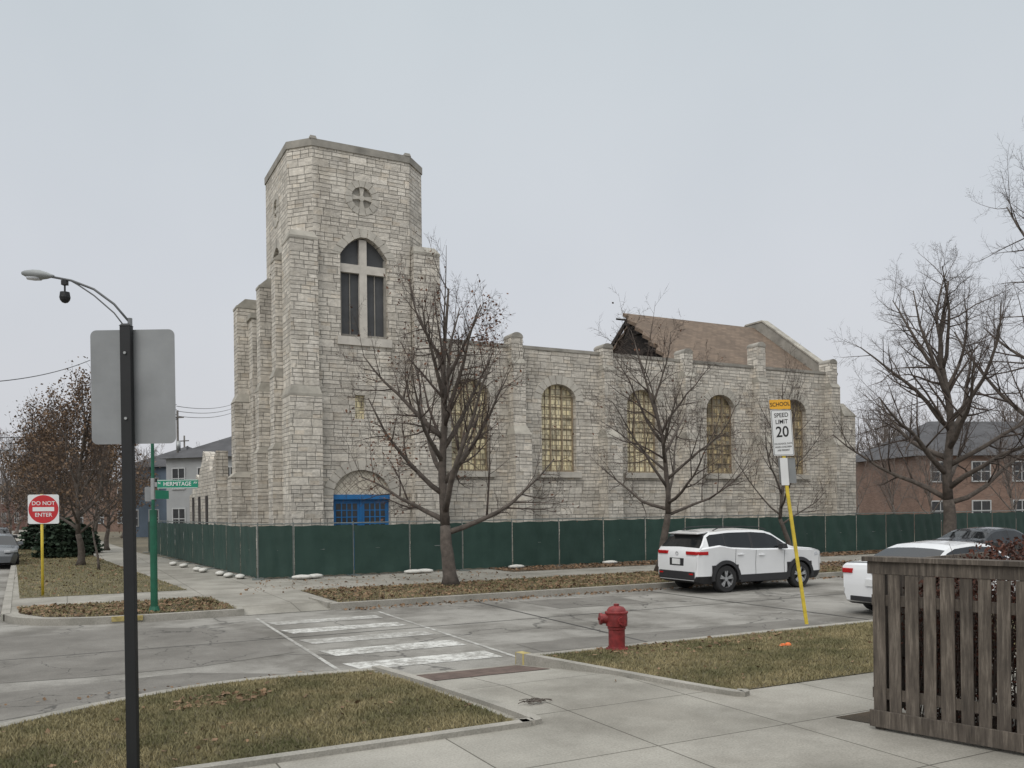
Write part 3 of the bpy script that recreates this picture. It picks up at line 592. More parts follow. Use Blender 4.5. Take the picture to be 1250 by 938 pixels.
def sandbag(a,b,r,sc=1):
    g=G(); n=12; V=[];Fc=[]
    for j in range(7):
        t=j/6; x=-.3+.6*t; rr=.13*math.sin(math.pi*(.08+.84*t))**.5
        for i in range(n):
            q=2*math.pi*i/n; V.append((x,rr*1.25*math.cos(q),.075+rr*.58*math.sin(q)+.01*random.random()))
    for j in range(6):
        for i in range(n): Fc.append((j*n+i,j*n+(i+1)%n,(j+1)*n+(i+1)%n,(j+1)*n+i))
    Fc+= [tuple(range(n-1,-1,-1)),tuple(range(6*n,7*n))]
    o=g.add(V,Fc).obj('sandbag',SANDB,None,W(a,b,.12),(0,0,r),sc,smooth=True); tag(o,'white sandbag weighing down the construction fence foot','sandbag','sandbags along the construction fence')
for a,b,r in ((6.1,25.2,.3),(6.5,25.3,.9),(9.6,25.3,.4),(10.0,25.35,.2),(13.3,25.4,.5),(4.6,26.6,1.9),(4.4,27.4,1.7),(4.3,28.4,1.9),(4.05,30.3,1.8),(3.95,31,2.0),(3.8,33.5,1.8),(3.6,35,1.9),(17,25.35,.4)): sandbag(a,b,r)
# ---------------------------------------------------------------- trees
def grow(seed,h,trunk_h,r0,limbs,spread,levels=4,dens=1.0,up=.05,wig=.12,minr=.004,top_f=.62):
    rnd=random.Random(seed); out=[[],[]]; H=h-trunk_h
    def branch(p,d,Ln,r,lev,steps=None,kids=True,fork=None):
        n=steps or max(3,5-lev+1); pts=[p.copy()]; rad=[r]; dd=d.copy()
        for i in range(n):
            dd=(dd+Vector((rnd.gauss(0,wig),rnd.gauss(0,wig),rnd.gauss(0,wig)+up*(1.6 if lev<3 else .6)))).normalized()
            p=p+dd*(Ln/n); pts.append(p.copy()); rad.append(r*(1-(.80 if lev>0 else .3)*(i+1)/n))
        sides=10 if lev==0 else 7 if lev==1 else 4 if lev==2 else 3
        out[0 if lev<=1 else 1].append((pts,rad,sides))
        if lev>=levels or not kids: return pts,rad,dd
        if lev>=1:
            cnt=int(dens*{1:11,2:8,3:6,4:5}.get(lev,4)+rnd.random())
            for k in range(cnt):
                t=(.2 if lev>1 else .28)+.78*(k+rnd.random())/cnt; t=min(t,.99); i=int(t*n); f=t*n-i; q=pts[i].lerp(pts[i+1],f); rr=(rad[i]*(1-f)+rad[i+1]*f)
                base=(pts[i+1]-pts[i]).normalized(); ax=base.cross(Vector((rnd.gauss(0,1),rnd.gauss(0,1),rnd.gauss(0,1)))).normalized()
                an=math.radians(rnd.uniform(32,70)); nd=(Matrix.Rotation(an,3,ax)@base)
                if nd.z<-.3: nd.z*=.35; nd.normalize()
                branch(q,nd,Ln*rnd.uniform(.36,.58)*(1.1-.45*t),max(rr*.52,minr),lev+1)
        return pts,rad,dd
    pts,rad,dd=branch(Vector((0,0,0)),Vector((0,0,1)),trunk_h,r0,0,6)
    out[0][0][1][0]*=1.35
    # leader, slightly wandering
    lp,lr,_=branch(pts[-1],Vector((rnd.gauss(0,.10),rnd.gauss(0,.10),1)).normalized(),H*.88,r0*.66,1,9)
    for k in range(limbs):
        f=(k/limbs)**1.25*top_f; az=2*math.pi*(k*.382)+rnd.random()*.5
        inc=math.radians(spread*(1-.62*f/top_f)+rnd.uniform(-7,7))
        x=f/.88*9; i=min(8,int(x)); q=lp[i].lerp(lp[i+1],x-i) if f>0.02 else pts[-1].lerp(pts[-2],rnd.random()); rl=lr[i]
        d=Vector((math.sin(inc)*math.cos(az),math.sin(inc)*math.sin(az),math.cos(inc)))
        Ln=H*rnd.uniform(.62,.74)*(1-.72*f)
        branch(q,d,Ln,min(rl*.8,r0*rnd.uniform(.36,.48)*(1-.5*f)),1,7)
    zs=sorted(v.z for p,_,_ in out[1] for v in p); zm=zs[int(len(zs)*.997)]; z0=trunk_h*.6; k=(h-z0)/(zm-z0)
    for grp in out:
        for pp,_,_ in grp:
            for v in pp:
                if v.z>z0: v.z=z0+(v.z-z0)*k
    tips=[p[-1] for p,_,s in out[1] if s==3]
    return out,tips
def squeeze(data,R,pc=.965):
    mx=sorted(math.hypot(v.x,v.y) for p,_,_ in data[1] for v in p)
    k=R/mx[int(len(mx)*pc)]
    for grp in data:
        for p,_,_ in grp:
            for v in p:
                r=math.hypot(v.x,v.y)*k; lim=R*1.05; kk=k if r<lim else k*(lim+.3*(r-lim))/r
                v.x*=kk; v.y*=kk
def tree_from(data,tips,name,label,X,Y,rot=0,sc=1,z=.12,leafn=0,leafsize=.06,lmat=None,grp='bare street trees',bark=BARK,twig=TWIG,lfilter=None,cat='tree'):
    e=empty(name,label,cat,(X*K,Y*K,z*K),rot,K*sc,grp); ms=[]
    for i,(nm,mt) in enumerate((('trunk',bark),('crown',twig))):
        g=G()
        for p,r,s in data[i]: g.tube(p,r,s)
        me=bpy.data.meshes.new(nm); me.from_pydata(g.v,[],g.f); me.update(); o=mk(nm,me,mt,e,smooth=True); ms.append(me)
    if leafn:
        T=np.array([list(t) for t in tips]); 
        if lfilter: T=T[[bool(lfilter(t)) for t in T]]
        if len(T):
            idx=np.random.randint(0,len(T),leafn); P=T[idx]+np.random.randn(leafn,3)*.13
            o=tri('leaves',leafquads(P,leafsize,1),lmat,4,e); ms.append(o.data)
    return e,ms
def tree_copy(src,X,Y,rot,sc,label,grp=None,z=.12):
    o=src.copy(); scene.collection.objects.link(o); o.location=(X*K,Y*K,z*K); o.rotation_euler=(0,0,rot); o.scale=(K*sc,)*3; o['label']=label
    for ch in src.children:
        c=ch.copy(); scene.collection.objects.link(c); c.parent=o
    return o
def XY(px,Y): return ((px-625)/1050*Y,Y)
rl=random.Random(9)
d,t=grow(11,8.8,1.6,.20,15,76,4,.86,.03,.11); squeeze(d,2.95)
clump=lambda p:(abs(p[0]+1.5)<.8 and abs(p[2]-3.3)<.6) or (abs(p[0]-1.0)<.35 and abs(p[2]-6.7)<.5) or (abs(p[0]+.3)<.7 and abs(p[2]-3.3)<.5) or rl.random()<.09
tree_from(d,t,'bare_tree','bare street tree with a few clinging rust leaves by the kerb',*XY(549,22.6),leafn=1000,leafsize=.042,lmat=LEAFR,lfilter=clump)
d,t=grow(23,8.3,1.9,.135,14,74,4,.80,.03,.11); squeeze(d,3.0); tree_from(d,t,'bare_tree','slender bare street tree behind the white parked car',*XY(804,26.5),leafn=110,leafsize=.04,lmat=LEAFR)
d,t=grow(35,7.0,1.8,.09,12,70,4,.70,.03,.12); squeeze(d,2.2); tree_from(d,t,'bare_tree','small bare street tree in the leafy parkway',*XY(967,28.3))
d,t=grow(47,11.8,2.2,.28,17,76,4,.95,.025,.11); squeeze(d,4.9); tree_from(d,t,'bare_tree','large spreading bare street tree beside a black car',*XY(1160,32.2))
d,t=grow(59,17.8,4.5,.34,17,64,4,1.0,.035,.10); squeeze(d,5.8); tree_from(d,t,'bare_tree','very tall bare tree with fine twigs reaching over the street',*XY(1345,32.8))
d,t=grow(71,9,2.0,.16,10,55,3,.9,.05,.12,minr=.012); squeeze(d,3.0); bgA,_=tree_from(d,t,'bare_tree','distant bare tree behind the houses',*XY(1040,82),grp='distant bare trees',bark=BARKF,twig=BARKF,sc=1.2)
d,t=grow(72,7.6,1.3,.15,12,66,3,1.15,.04,.12,minr=.008); squeeze(d,2.6); bgB,_=tree_from(d,t,'brown_leaf_tree','tree still holding tan brown autumn leaves beside the sidewalk',*XY(98,33.5),leafn=4600,leafsize=.055,lmat=LEAFT,grp='brown leaved trees',sc=.98)
for px,Y,sc in ((1068,84,1.3),(1110,90,1.5),(1175,88,1.5),(1215,92,1.5),(1255,86,1.6),(1300,90,1.6),(1062,68,.85),(1100,56,.62),(1138,54,.66),(1245,50,.72),(1052,58,.7),(205,78,.95),(150,70,.9),(238,85,1.0),(20,90,1.1),(-20,80,1.2),(12,52,.8),(1075,105,1.7)):
    tree_copy(bgA,*XY(px,Y),random.random()*6,sc,'distant bare tree behind the houses')
for px,Y,sc in ((62,42,1.0),(130,47,.95),(40,58,1.05),(80,60,1.25),(115,68,1.2),(60,80,1.3)):
    tree_copy(bgB,*XY(px,Y),random.random()*6,sc,'tree still holding tan brown autumn leaves beside the street')
d,t=grow(81,6.2,1.8,.055,8,50,3,.9,.05,.12); squeeze(d,1.5); tree_from(d,t,'young_tree','thin young bare tree on the lawn strip',*XY(120,30.5),sc=.8)
def conifer(X,Y,h,r,lab):
    e=empty('evergreen_shrub',lab,'evergreen',(X*K,Y*K,.12),0,K,'dark evergreens')
    G().cyl((0,0,0),(0,0,h*.9),.08,.02,6).obj('trunk',BARKF,e)
    n=2600; z=np.random.rand(n)**1.3; R=(1-z**2)**.5*r*(.85+.15*np.sin(z*40)); a=np.random.rand(n)*6.28; rr=R*np.sqrt(np.random.rand(n)*.6+.4)
    P=np.c_[rr*np.cos(a),rr*np.sin(a),.1+z*h]; tri('crown',leafquads(P,.12,.6),CONIF,4,e)
for px,Y,h,r in ((76,40,1.7,1.3),(95,44,1.4,1.2),(54,50,1.7,1.5)): conifer(*XY(px,Y),h,r,'low dark green evergreen bush beside the lawn')
def woodmass(name,px0,px1,Y0,Y1,hmax,n,mat):
    px=px0+np.random.rand(n)*(px1-px0); Y=Y0+np.random.rand(n)*(Y1-Y0); X=(px-625)/1050*Y
    H=hmax*(.75+.25*np.sin(px*.09)*np.sin(px*.031+1)+.12*np.sin(px*.31)); z=np.random.rand(n)**.9*H
    V=np.zeros((n,3,3)); P=np.c_[X,Y,z]*K; dr=np.random.randn(n,3)*.45; dr[:,2]=np.abs(dr[:,2])*2.2+.5; V[:,0]=P; V[:,1]=P+np.array([.035,0,0]); V[:,2]=P+dr*1.2
    o=tri(name,V,mat,3,None,True); o['kind']='stuff'; return o
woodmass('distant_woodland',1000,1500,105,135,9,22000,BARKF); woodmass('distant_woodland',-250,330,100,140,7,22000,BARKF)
# ---------------------------------------------------------------- neighbouring buildings
TANB=brick_mat('reddish_brown_brick',(.26,.165,.125),(.19,.115,.088),(.24,.20,.17)); REDB=brick_mat('red_brick',(.19,.07,.05),(.14,.05,.04),(.2,.17,.15)); SLATE=M('dark_shingle_roof',(.075,.075,.08),.9,.25,1,.3,10)
SIDING=M('white_siding',(.46,.47,.475),.7,.06,1); SIDG=M('grey_white_siding',(.34,.35,.355),.7,.08,1); BSID=M('blue_grey_siding',(.12,.16,.21),.7,.1,1)
def building(name,label,px,Y,w_,dp,h,rh,rot,mw,mr,rows,cols,win=(1.0,1.4),base=1.2,floor=2.9,cat='house'):
    X,Yy=XY(px,Y); e=empty(name,label,cat,(X*K,Yy*K,0),rot,1)
    G().box(-w_/2,w_/2,0,dp,0,h).obj('wall',mw,e,uv=True)
    if rh>0.4: G().add([(-w_/2-.4,-.4,h-.05),(w_/2+.4,-.4,h-.05),(w_/2+.4,dp+.4,h-.05),(-w_/2-.4,dp+.4,h-.05),(-w_/2+dp*.4,dp/2,h+rh),(w_/2-dp*.4,dp/2,h+rh)],[(0,1,5,4),(2,3,4,5),(1,2,5),(3,0,4),(3,2,1,0)]).obj('roof',mr,e)
    else: G().box(-w_/2-.15,w_/2+.15,-.15,dp+.15,h,h+.3).obj('cornice',mr,e)
    for r in range(rows):
        for c in range(cols):
            x=-w_/2+w_*(c+.5)/cols; z=base+r*floor
            wn=G().box(x-win[0]/2,x+win[0]/2,-.02,.06,z,z+win[1]).obj('window',DARKGL,e)
            fw=.09; G().box(x-win[0]/2-fw,x-win[0]/2,-.06,.05,z-fw,z+win[1]+fw).box(x+win[0]/2,x+win[0]/2+fw,-.06,.05,z-fw,z+win[1]+fw).box(x-win[0]/2,x+win[0]/2,-.058,.05,z+win[1],z+win[1]+fw).box(x-win[0]/2,x+win[0]/2,-.09,.05,z-fw,z).box(x-.03,x+.03,-.05,-.021,z,z+win[1]).box(x-win[0]/2,x-.03,-.048,-.021,z+win[1]/2-.03,z+win[1]/2+.03).box(x+.03,x+win[0]/2,-.048,-.021,z+win[1]/2-.03,z+win[1]/2+.03).obj('frame',SIDING,wn)
    return e
building('brick_apartment_building','reddish brown brick two-storey apartment building with dark hipped roof',1272,60,20,11,6.0,3.1,.12,TANB,SLATE,2,6,win=(1.4,1.4),base=1.1,floor=2.95,cat='apartment building')
building('brick_apartment_building','dark brick apartment block with flat roof beyond the bare trees',1060,100,12,12,6.0,0,.1,REDB,TRIMD,2,4,cat='apartment building')
building('house','grey white sided house with dark grey roof',250,56,6.5,8,6.3,1.9,-.3,SIDG,SLATE,2,3)
building('house','blue grey sided house behind the utility pole',188,72,7,9,6.6,2.2,-.35,BSID,SLATE,2,3)
building('brick_building','low red brick building at the end of the street',5,118,16,12,6.5,0,-.5,REDB,TRIMD,2,5)
building('brick_building','brown brick flat building past the brown trees',110,98,14,12,6.0,0,-.4,TANB,TRIMD,2,4)
def upole(px,Y,h):
    X,Yy=XY(px,Y); e=empty('utility_pole','slim grey wooden utility pole with crossarms and wires','utility pole',(X*K,Yy*K,0),-.4,1,'wooden utility poles')
    G().cyl((0,0,0),(0,0,h),.11,.08,10).obj('pole',POLEW,e,smooth=True); G().box(-.7,.7,-.16,-.08,h-.6,h-.5).obj('crossarm',POLEW,e)
    G().cyl((.25,-.2,h-3),(.25,-.2,h-2.3),.16).obj('transformer',GALV,e,smooth=True)
upole(218,58,9.9); upole(226,80,10.2); upole(95,72,10)
def wire(p0,p1,sag,r=.015):
    p0=Vector(p0);p1=Vector(p1); pts=[p0.lerp(p1,i/16)-Vector((0,0,sag*4*(i/16)*(1-i/16))) for i in range(17)]
    o=G().tube(pts,r,4).obj('overhead_wire',BLACKM); tag(o,'thin black overhead utility wire','wire','overhead wires')
def PX(px,py,Y): return ((px-625)/1050*Y*K,Y*K,(CH-(py-622+.0118*(px-625))/1050*Y)*K)
wire(PX(-80,468,45),PX(112,440,70),.6,.03)
for k in range(4): wire(PX(-60,532+8*k,40),PX(217,494+6*k,58),.9,.022)
for k in range(3): wire(PX(217,496+6*k,58),PX(290,492+5*k,95),.4,.022)
# ---------------------------------------------------------------- signs and posts
X,Y=XY(159,6.5); e=empty('sign_post','black square steel post carrying a large sign seen from behind','sign post',(X*K,Y*K,.12*K),(0,-.004,0),1)
hp=3.72
G().box(-.045,.045,-.03,.03,0,hp).obj('post',BLACKM,e,bevel=.006); G().frus((-.048,.048,-.034,.034,hp),(-.03,.03,-.02,.02,hp+.02)).obj('post_cap',BLACKM,e)
def rrect(w,h,r,n=6):
    p=[]
    for cx,cz,a0 in ((w/2-r,h/2-r,0),(-w/2+r,h/2-r,90),(-w/2+r,-h/2+r,180),(w/2-r,-h/2+r,270)):
        for i in range(n+1): a=math.radians(a0+90*i/n); p.append((cx+r*math.cos(a),cz+r*math.sin(a)))
    return p
sz=3.225; g=G().extr(rrect(.70,.95,.05),lambda u,z,d:(u+.03,d,z+sz),.042,.046); o=g.obj('sign_panel',ALU,e); o['label']='plain grey aluminium back of a large sign'
for dz in (.27,-.27): G().cyl((0,-.032,sz+dz),(0,-.042,sz+dz),.012,n=6).obj('bolt',GALV,e)
p=W(1.2,19.2,.12); e=empty('street_lamp','street lamp with thin curved arm and small security camera','street lamp',p,0,1)
ht=6.55; G().cyl((0,0,0),(0,0,ht),.075,.05,12).obj('pole',LAMPG,e,smooth=True)
arm=[(0,0,ht-.1),(-.35,-.0,ht+.32),(-.8,0,ht+.66),(-1.3,0,ht+.86),(-1.75,0,ht+.95)]; arm2=[(0,0,ht-.35),(-.35,0,ht+.12),(-.8,0,ht+.52),(-1.15,0,ht+.76),(-1.32,0,ht+.86)]
G().tube(arm,.026,8).obj('arm',LAMPG,e,smooth=True); G().tube(arm2,.016,8).obj('arm_brace',LAMPG,e,smooth=True)
prof=[(.0,-.36),(.05,-.35),(.09,-.28),(.135,-.1),(.14,.05),(.10,.2),(.055,.3),(.035,.36),(0,.36)]
o=G().lathe(prof,16,(0,0,0),'x').obj('lamp_head',LAMPH,e,(-2.05,0,ht+1.0),(0,math.radians(6),0),smooth=True); o.scale=(1,1,.75)
o=G().lathe([(0,-.22),(.07,-.2),(.10,-.05),(.1,.08),(0,.1)],14,(0,0,0),'x').obj('lamp_lens',HEADL,e,(-2.08,0,ht+.93),smooth=True); o.scale=(1,1,.6)
G().cyl((-1.45,0,ht+.88),(-1.45,0,ht+.6),.02).cyl((-1.45,0,ht+.60),(-1.45,0,ht+.52),.10,.11,14).lathe([(.11,0),(.115,-.04),(.10,-.1),(.06,-.15),(0,-.17)],14,(-1.45,0,ht+.52)).box(-1.51,-1.39,-.05,.05,ht+.76,ht+.86).obj('security_camera',BLACKM,e,smooth=False)
p=W(1.56,18.75,.12); e=empty('street_name_sign','green street name sign on green pole at the corner','street sign',p,0,1)
G().cyl((0,0,0),(0,0,3.72),.035,n=10).cyl((0,0,0),(0,0,2.25),.075,n=12).cyl((0,0,0),(0,0,.12),.13,.09,12).obj('pole',GRNP,e,smooth=False)
bl=G().box(.1,1.0,-.012,.012,2.72,2.91).obj('sign_blade',GRNS,e,bevel=.004); G().box(.105,.995,-.0135,-.012,2.725,2.735).box(.105,.995,-.0135,-.012,2.895,2.905).obj('sign_border',WHTS,bl)
text('lettering','HERMITAGE',.125,WHTS,bl,(.545,-.014,2.815),sx=.92); text('lettering','N',.075,WHTS,bl,(.145,-.014,2.84)); text('lettering','AV',.065,WHTS,bl,(.945,-.014,2.84))
G().box(-.012,.012,.05,.85,2.50,2.69).obj('sign_blade',GRNS,e); G().box(-.03,.1,-.02,.02,2.76,2.86).box(-.035,.035,-.035,.035,2.48,2.95).obj('bracket',GALV,e)
G().extr(rrect(.20,.32,.02),lambda u,z,d:(u-.1,d,z+2.1+.5),.04,.043).obj('small_sign_panel',ALU,e)
X,Y=XY(51,21.0); e=empty('do_not_enter_sign','red and white DO NOT ENTER sign on yellow post in grass','traffic sign',(X*K,Y*K,.12*K),math.radians(8),1)
G().cyl((0,0,0),(0,0,2.72),.035,n=10).obj('post',YPOST,e,smooth=True)
zc=2.32; pn=G().extr(rrect(.78,.78,.05),lambda u,z,d:(u+.06,d,z+zc),-.045,-.04).obj('sign_panel',WHTS,e)
G().extr(circ(.06,zc,.375,40),lambda u,z,d:(u,d,z),-.048,-.045).obj('red_disc',REDS,pn)
G().extr([(-.21,zc-.055),(.33,zc-.055),(.33,zc+.055),(-.21,zc+.055)],lambda u,z,d:(u,d,z),-.051,-.048).obj('white_bar',WHTS,pn)
text('lettering','DO NOT',.145,WHTS,pn,(.06,-.05,zc+.155)); text('lettering','ENTER',.145,WHTS,pn,(.06,-.05,zc-.155))
X,Y=XY(983,14.4); e=empty('school_speed_limit_sign','leaning yellow post with school speed limit 20 sign','traffic sign',(X*K,Y*K,.12*K),0,1)
def bend(z): return -math.tan(math.radians(7.6))*min(z,2.6)-math.tan(math.radians(4.2))*max(0,z-2.6)
zz=[0,.8,1.6,2.4,2.8,3.4,4.12]; V=[]
for z in zz:
    for dx,dy in ((-.028,-.02),(.028,-.02),(.028,.02),(-.028,.02)): V.append((bend(z)+dx,dy,z))
n=len(zz); G().add(V,[(4*j+k,4*j+(k+1)%4,4*j+4+(k+1)%4,4*j+4+k) for j in range(n-1) for k in range(4)]+[(0,1,2,3),(4*n-4,4*n-3,4*n-2,4*n-1)]).obj('post',YPOST,e)
t0=math.tan(math.radians(3.6))
def PP(cz,off=0): return lambda u,z,d:(bend(cz)+off+u-t0*z,d,cz+z)
pn=G().extr(rrect(.38,.17,.02),PP(4.03),-.032,-.028).obj('school_panel',YELS,e); text('lettering','SCHOOL',.10,BLKT,pn,(bend(4.03),-.033,4.03),(math.pi/2,-math.radians(3.6),0),sx=.9)
pn=G().extr(rrect(.38,.84,.03),PP(3.51),-.032,-.028).obj('speed_limit_panel',WHTS,e)
G().extr(rrect(.358,.818,.025),PP(3.51),-.0335,-.032).obj('panel_border',BLKT,pn); G().extr(rrect(.342,.802,.02),PP(3.51),-.035,-.0335).obj('panel_face',WHTS,pn)
def st(s_,z_,q,sx): text('lettering',s_,q,BLKT,pn,(bend(3.51)-t0*(z_-3.51),-.036,z_),(math.pi/2,-math.radians(3.6),0),sx=sx)
for s_,z_,q in (('SPEED',3.83,.11),('LIMIT',3.71,.11),('20',3.52,.275)): st(s_,z_,q,.88)
for s_,z_ in (('ON SCHOOL DAYS',3.31),('WHEN CHILDREN',3.25),('ARE PRESENT',3.19)): st(s_,z_,.046,.82)
G().extr(rrect(.31,.46,.02),PP(2.82,.05),.022,.026).obj('lower_panel',ALU,e); G().extr(rrect(.14,.5,.01),PP(2.8,-.02),-.03,-.025).obj('lower_strip',WHTS,e)
# ---------------------------------------------------------------- hydrant
X,Y=XY(751,12.0); e=empty('fire_hydrant','worn red cast iron fire hydrant at the edge of the grass','fire hydrant',(X*K,Y*K,.12*K),.1,.93)
G().lathe([(0,0),(.185,0),(.185,.03),(.14,.04),(.135,.07),(.135,.34),(.15,.35),(.15,.39),(.175,.40),(.18,.52),(.175,.60),(.19,.605),(.19,.635),(.165,.64),(0,.64)],24).obj('barrel',HYD,e,smooth=False,bevel=.003)
G().lathe([(.155,.64),(.15,.67),(.12,.705),(.06,.725),(.045,.73),(.045,.76),(0,.762)],24).obj('bonnet',HYD,e,smooth=True,sharp=40)
G().cyl((-.15,0,.52),(-.245,0,.52),.085,.08,18).cyl((-.245,0,.52),(-.285,0,.52),.098,.098,10).cyl((-.285,0,.52),(-.31,0,.52),.025,.025,5).obj('side_nozzle',HYD,e)
G().cyl((.03,-.15,.50),(.04,-.21,.50),.06,.055,16).cyl((.04,-.21,.50),(.043,-.24,.50),.066,.066,8).cyl((.043,-.24,.50),(.045,-.26,.50),.02,.02,5).obj('front_nozzle',HYD,e)
for i in range(8):
    q=i*math.pi/4; G().cyl((.163*math.cos(q),.163*math.sin(q),.0),(.163*math.cos(q),.163*math.sin(q),.05),.013,n=6).obj('flange_bolt',HYD,e)
# ---------------------------------------------------------------- wooden fence
P0=Vector(XY(1067,7.65)); P1=Vector(XY(1262,6.72)); dv=(P1-P0).normalized(); ang=math.atan2(dv.y,dv.x)
e=empty('wooden_fence','weathered grey brown wooden board fence around the planting bed','fence',(P0.x*K,P0.y*K,.12*K),ang,1)
FL=3.2; x=.0
while x<FL:
    wd=random.uniform(.104,.126); zt=1.62+random.uniform(-.006,.006)
    o=G().box(0,wd,-.055,-.035,.14+random.uniform(0,.02),zt-.12).obj('board',WFEN,e,(x,random.uniform(-.006,.006),0),(0,random.uniform(-.008,.008),0),bevel=.003)
    x+=wd+random.uniform(.030,.050)
G().box(-.05,FL,-.06,-.035,1.50+.003,1.62).obj('top_rail',WFEN,e,bevel=.004); G().box(-.09,FL+.02,-.095,.09,1.623,1.67).obj('cap_rail',WFEN,e,bevel=.004)
G().box(-.03,FL,-.085,-.057,.03,.19).obj('bottom_rail',WFEN,e,bevel=.004)
for z0 in (.3,1.2): G().box(-.02,FL,-.033,.0,z0,z0+.1).obj('back_rail',WFEN,e)
for xx in (.0,1.6,3.1): G().box(xx,xx+.09,-.032,.06,-.02,1.62).obj('post',WFEN,e,bevel=.004)
o=bpy.data.objects.new('wooden_fence',None); scene.collection.objects.link(o); o.location=(P0.x*K,P0.y*K,.12*K); o.rotation_euler=(0,0,ang+math.pi/2-.1); tag(o,'weathered wooden fence return running back from the corner','fence')
x=.1
while x<2.4: G().box(x,x+.125,-.01,.01,.12,1.5).obj('board',WFEN,o); x+=.145
G().box(.05,2.4,-.02,.02,1.503,1.62).obj('top_rail',WFEN,o)
hb=empty('berry_hedge','dark twiggy hedge with dull red leaves behind the wooden fence','hedge',(P0.x*K,P0.y*K,.12*K),ang,1)
n=22000; P=np.c_[.15+np.random.rand(n)*3.2,.14+np.random.rand(n)*1.3,np.random.rand(n)**.75*(1.79)]; P[:,2]*=np.clip(.70+.3*np.minimum(1,P[:,0]/.9)+.03*np.sin(P[:,0]*9),0,1.03)
tri('foliage',leafquads(P,.022,1),M('dull_red_hedge_leaf',(.05,.022,.017),.9,.5,4,0,col2=(.15,.055,.033)),4,hb)
g=G(); rr=random.Random(3)
for i in range(620):
    x=.2+rr.random()*3.2; y=.15+rr.random()*1.1; hh=rr.uniform(1.0,1.48+.38*min(1,x/.9)); g.tube([(x,y,0),(x+rr.gauss(0,.08),y+abs(rr.gauss(0,.08)),hh*.6),(x+rr.gauss(0,.15),y+abs(rr.gauss(0,.2)),hh)],[.007,.005,.002],3)
g.obj('stems',TWIG,hb)
def debris(px,Y,g,mat,name,label,cat):
    X,Yy=XY(px,Y); o=g.obj(name,mat,None,(X*K,Yy*K,.135*K),(0,0,.3)); tag(o,label,cat); return o
g=G().lathe([(0,0),(.05,.01),(.045,.03),(.025,.05),(0,.055)],10).lathe([(0,0),(.045,.01),(.04,.03),(0,.04)],10,(-.07,.02,0)).lathe([(0,0),(.03,.01),(.0,.03)],8,(-.13,.0,0)); debris(960,12.1,g,ORNG,'orange_debris','bright orange plastic scraps lying on the grass','litter')
g=G(); rr=random.Random(5)
for i in range(16): x=rr.gauss(0,.1);y=rr.gauss(0,.04); g.tube([(x-.07,y,.01),(x,y+rr.gauss(0,.03),.03),(x+.08,y+rr.gauss(0,.04),.01)],.005,4)
debris(648,8.75,g,BARK,'fallen_twig','small dark fallen twigs lying on the sidewalk','twig')
# ---------------------------------------------------------------- cars
def lerpf(pts,x):
    xs,ys=zip(*pts); return float(np.interp(x,xs,ys))
def wheel(parent,x,y,r,side,wd=.22):
    h=wd/2
    o=G().lathe([(r*.62,-h),(r*.93,-h),(r,-h*.7),(r,h*.7),(r*.93,h),(r*.66,h),(r*.66,-h)],32,(0,0,0),'y').obj('wheel',TYRE,parent,(x,y,r),smooth=False)
    s=side
    g=G().lathe([(r*.69,s*h*.95),(r*.64,s*h*.98),(r*.61,s*h*.6),(r*.61,s*h*.2)],32,(0,0,0),'y').lathe([(.0,s*h*.9),(r*.14,s*h*.9),(r*.16,s*h*.6),(r*.16,s*h*.2)],16,(0,0,0),'y')
    for k in range(5):
        q=2*math.pi*k/5+.3; 
        for dq in (-.16,.16):
            c0,s0=math.cos(q),math.sin(q); c1,s1=math.cos(q+dq),math.sin(q+dq); tx,tz=-s0,c0
            g.add([(c0*r*.1+tx*.016,s*h*.85,s0*r*.1+tz*.016),(c0*r*.1-tx*.016,s*h*.85,s0*r*.1-tz*.016),(c1*r*.63-tx*.024,s*h*.9,s1*r*.63-tz*.024),(c1*r*.63+tx*.024,s*h*.9,s1*r*.63+tz*.024),
                   (c0*r*.1+tx*.016,s*h*.55,s0*r*.1+tz*.016),(c0*r*.1-tx*.016,s*h*.55,s0*r*.1-tz*.016),(c1*r*.63-tx*.024,s*h*.55,s1*r*.63-tz*.024),(c1*r*.63+tx*.024,s*h*.55,s1*r*.63+tz*.024)],[(0,1,2,3),(0,3,7,4),(1,2,6,5),(4,5,6,7)])
    g.obj('rim',RIM,o); G().cyl((0,s*h*.1,0),(0,s*h*.25,0),r*.6,n=24).obj('dark_rim_backing',CLAD,o)  # dark disc behind the spokes stands in for shade inside the wheel
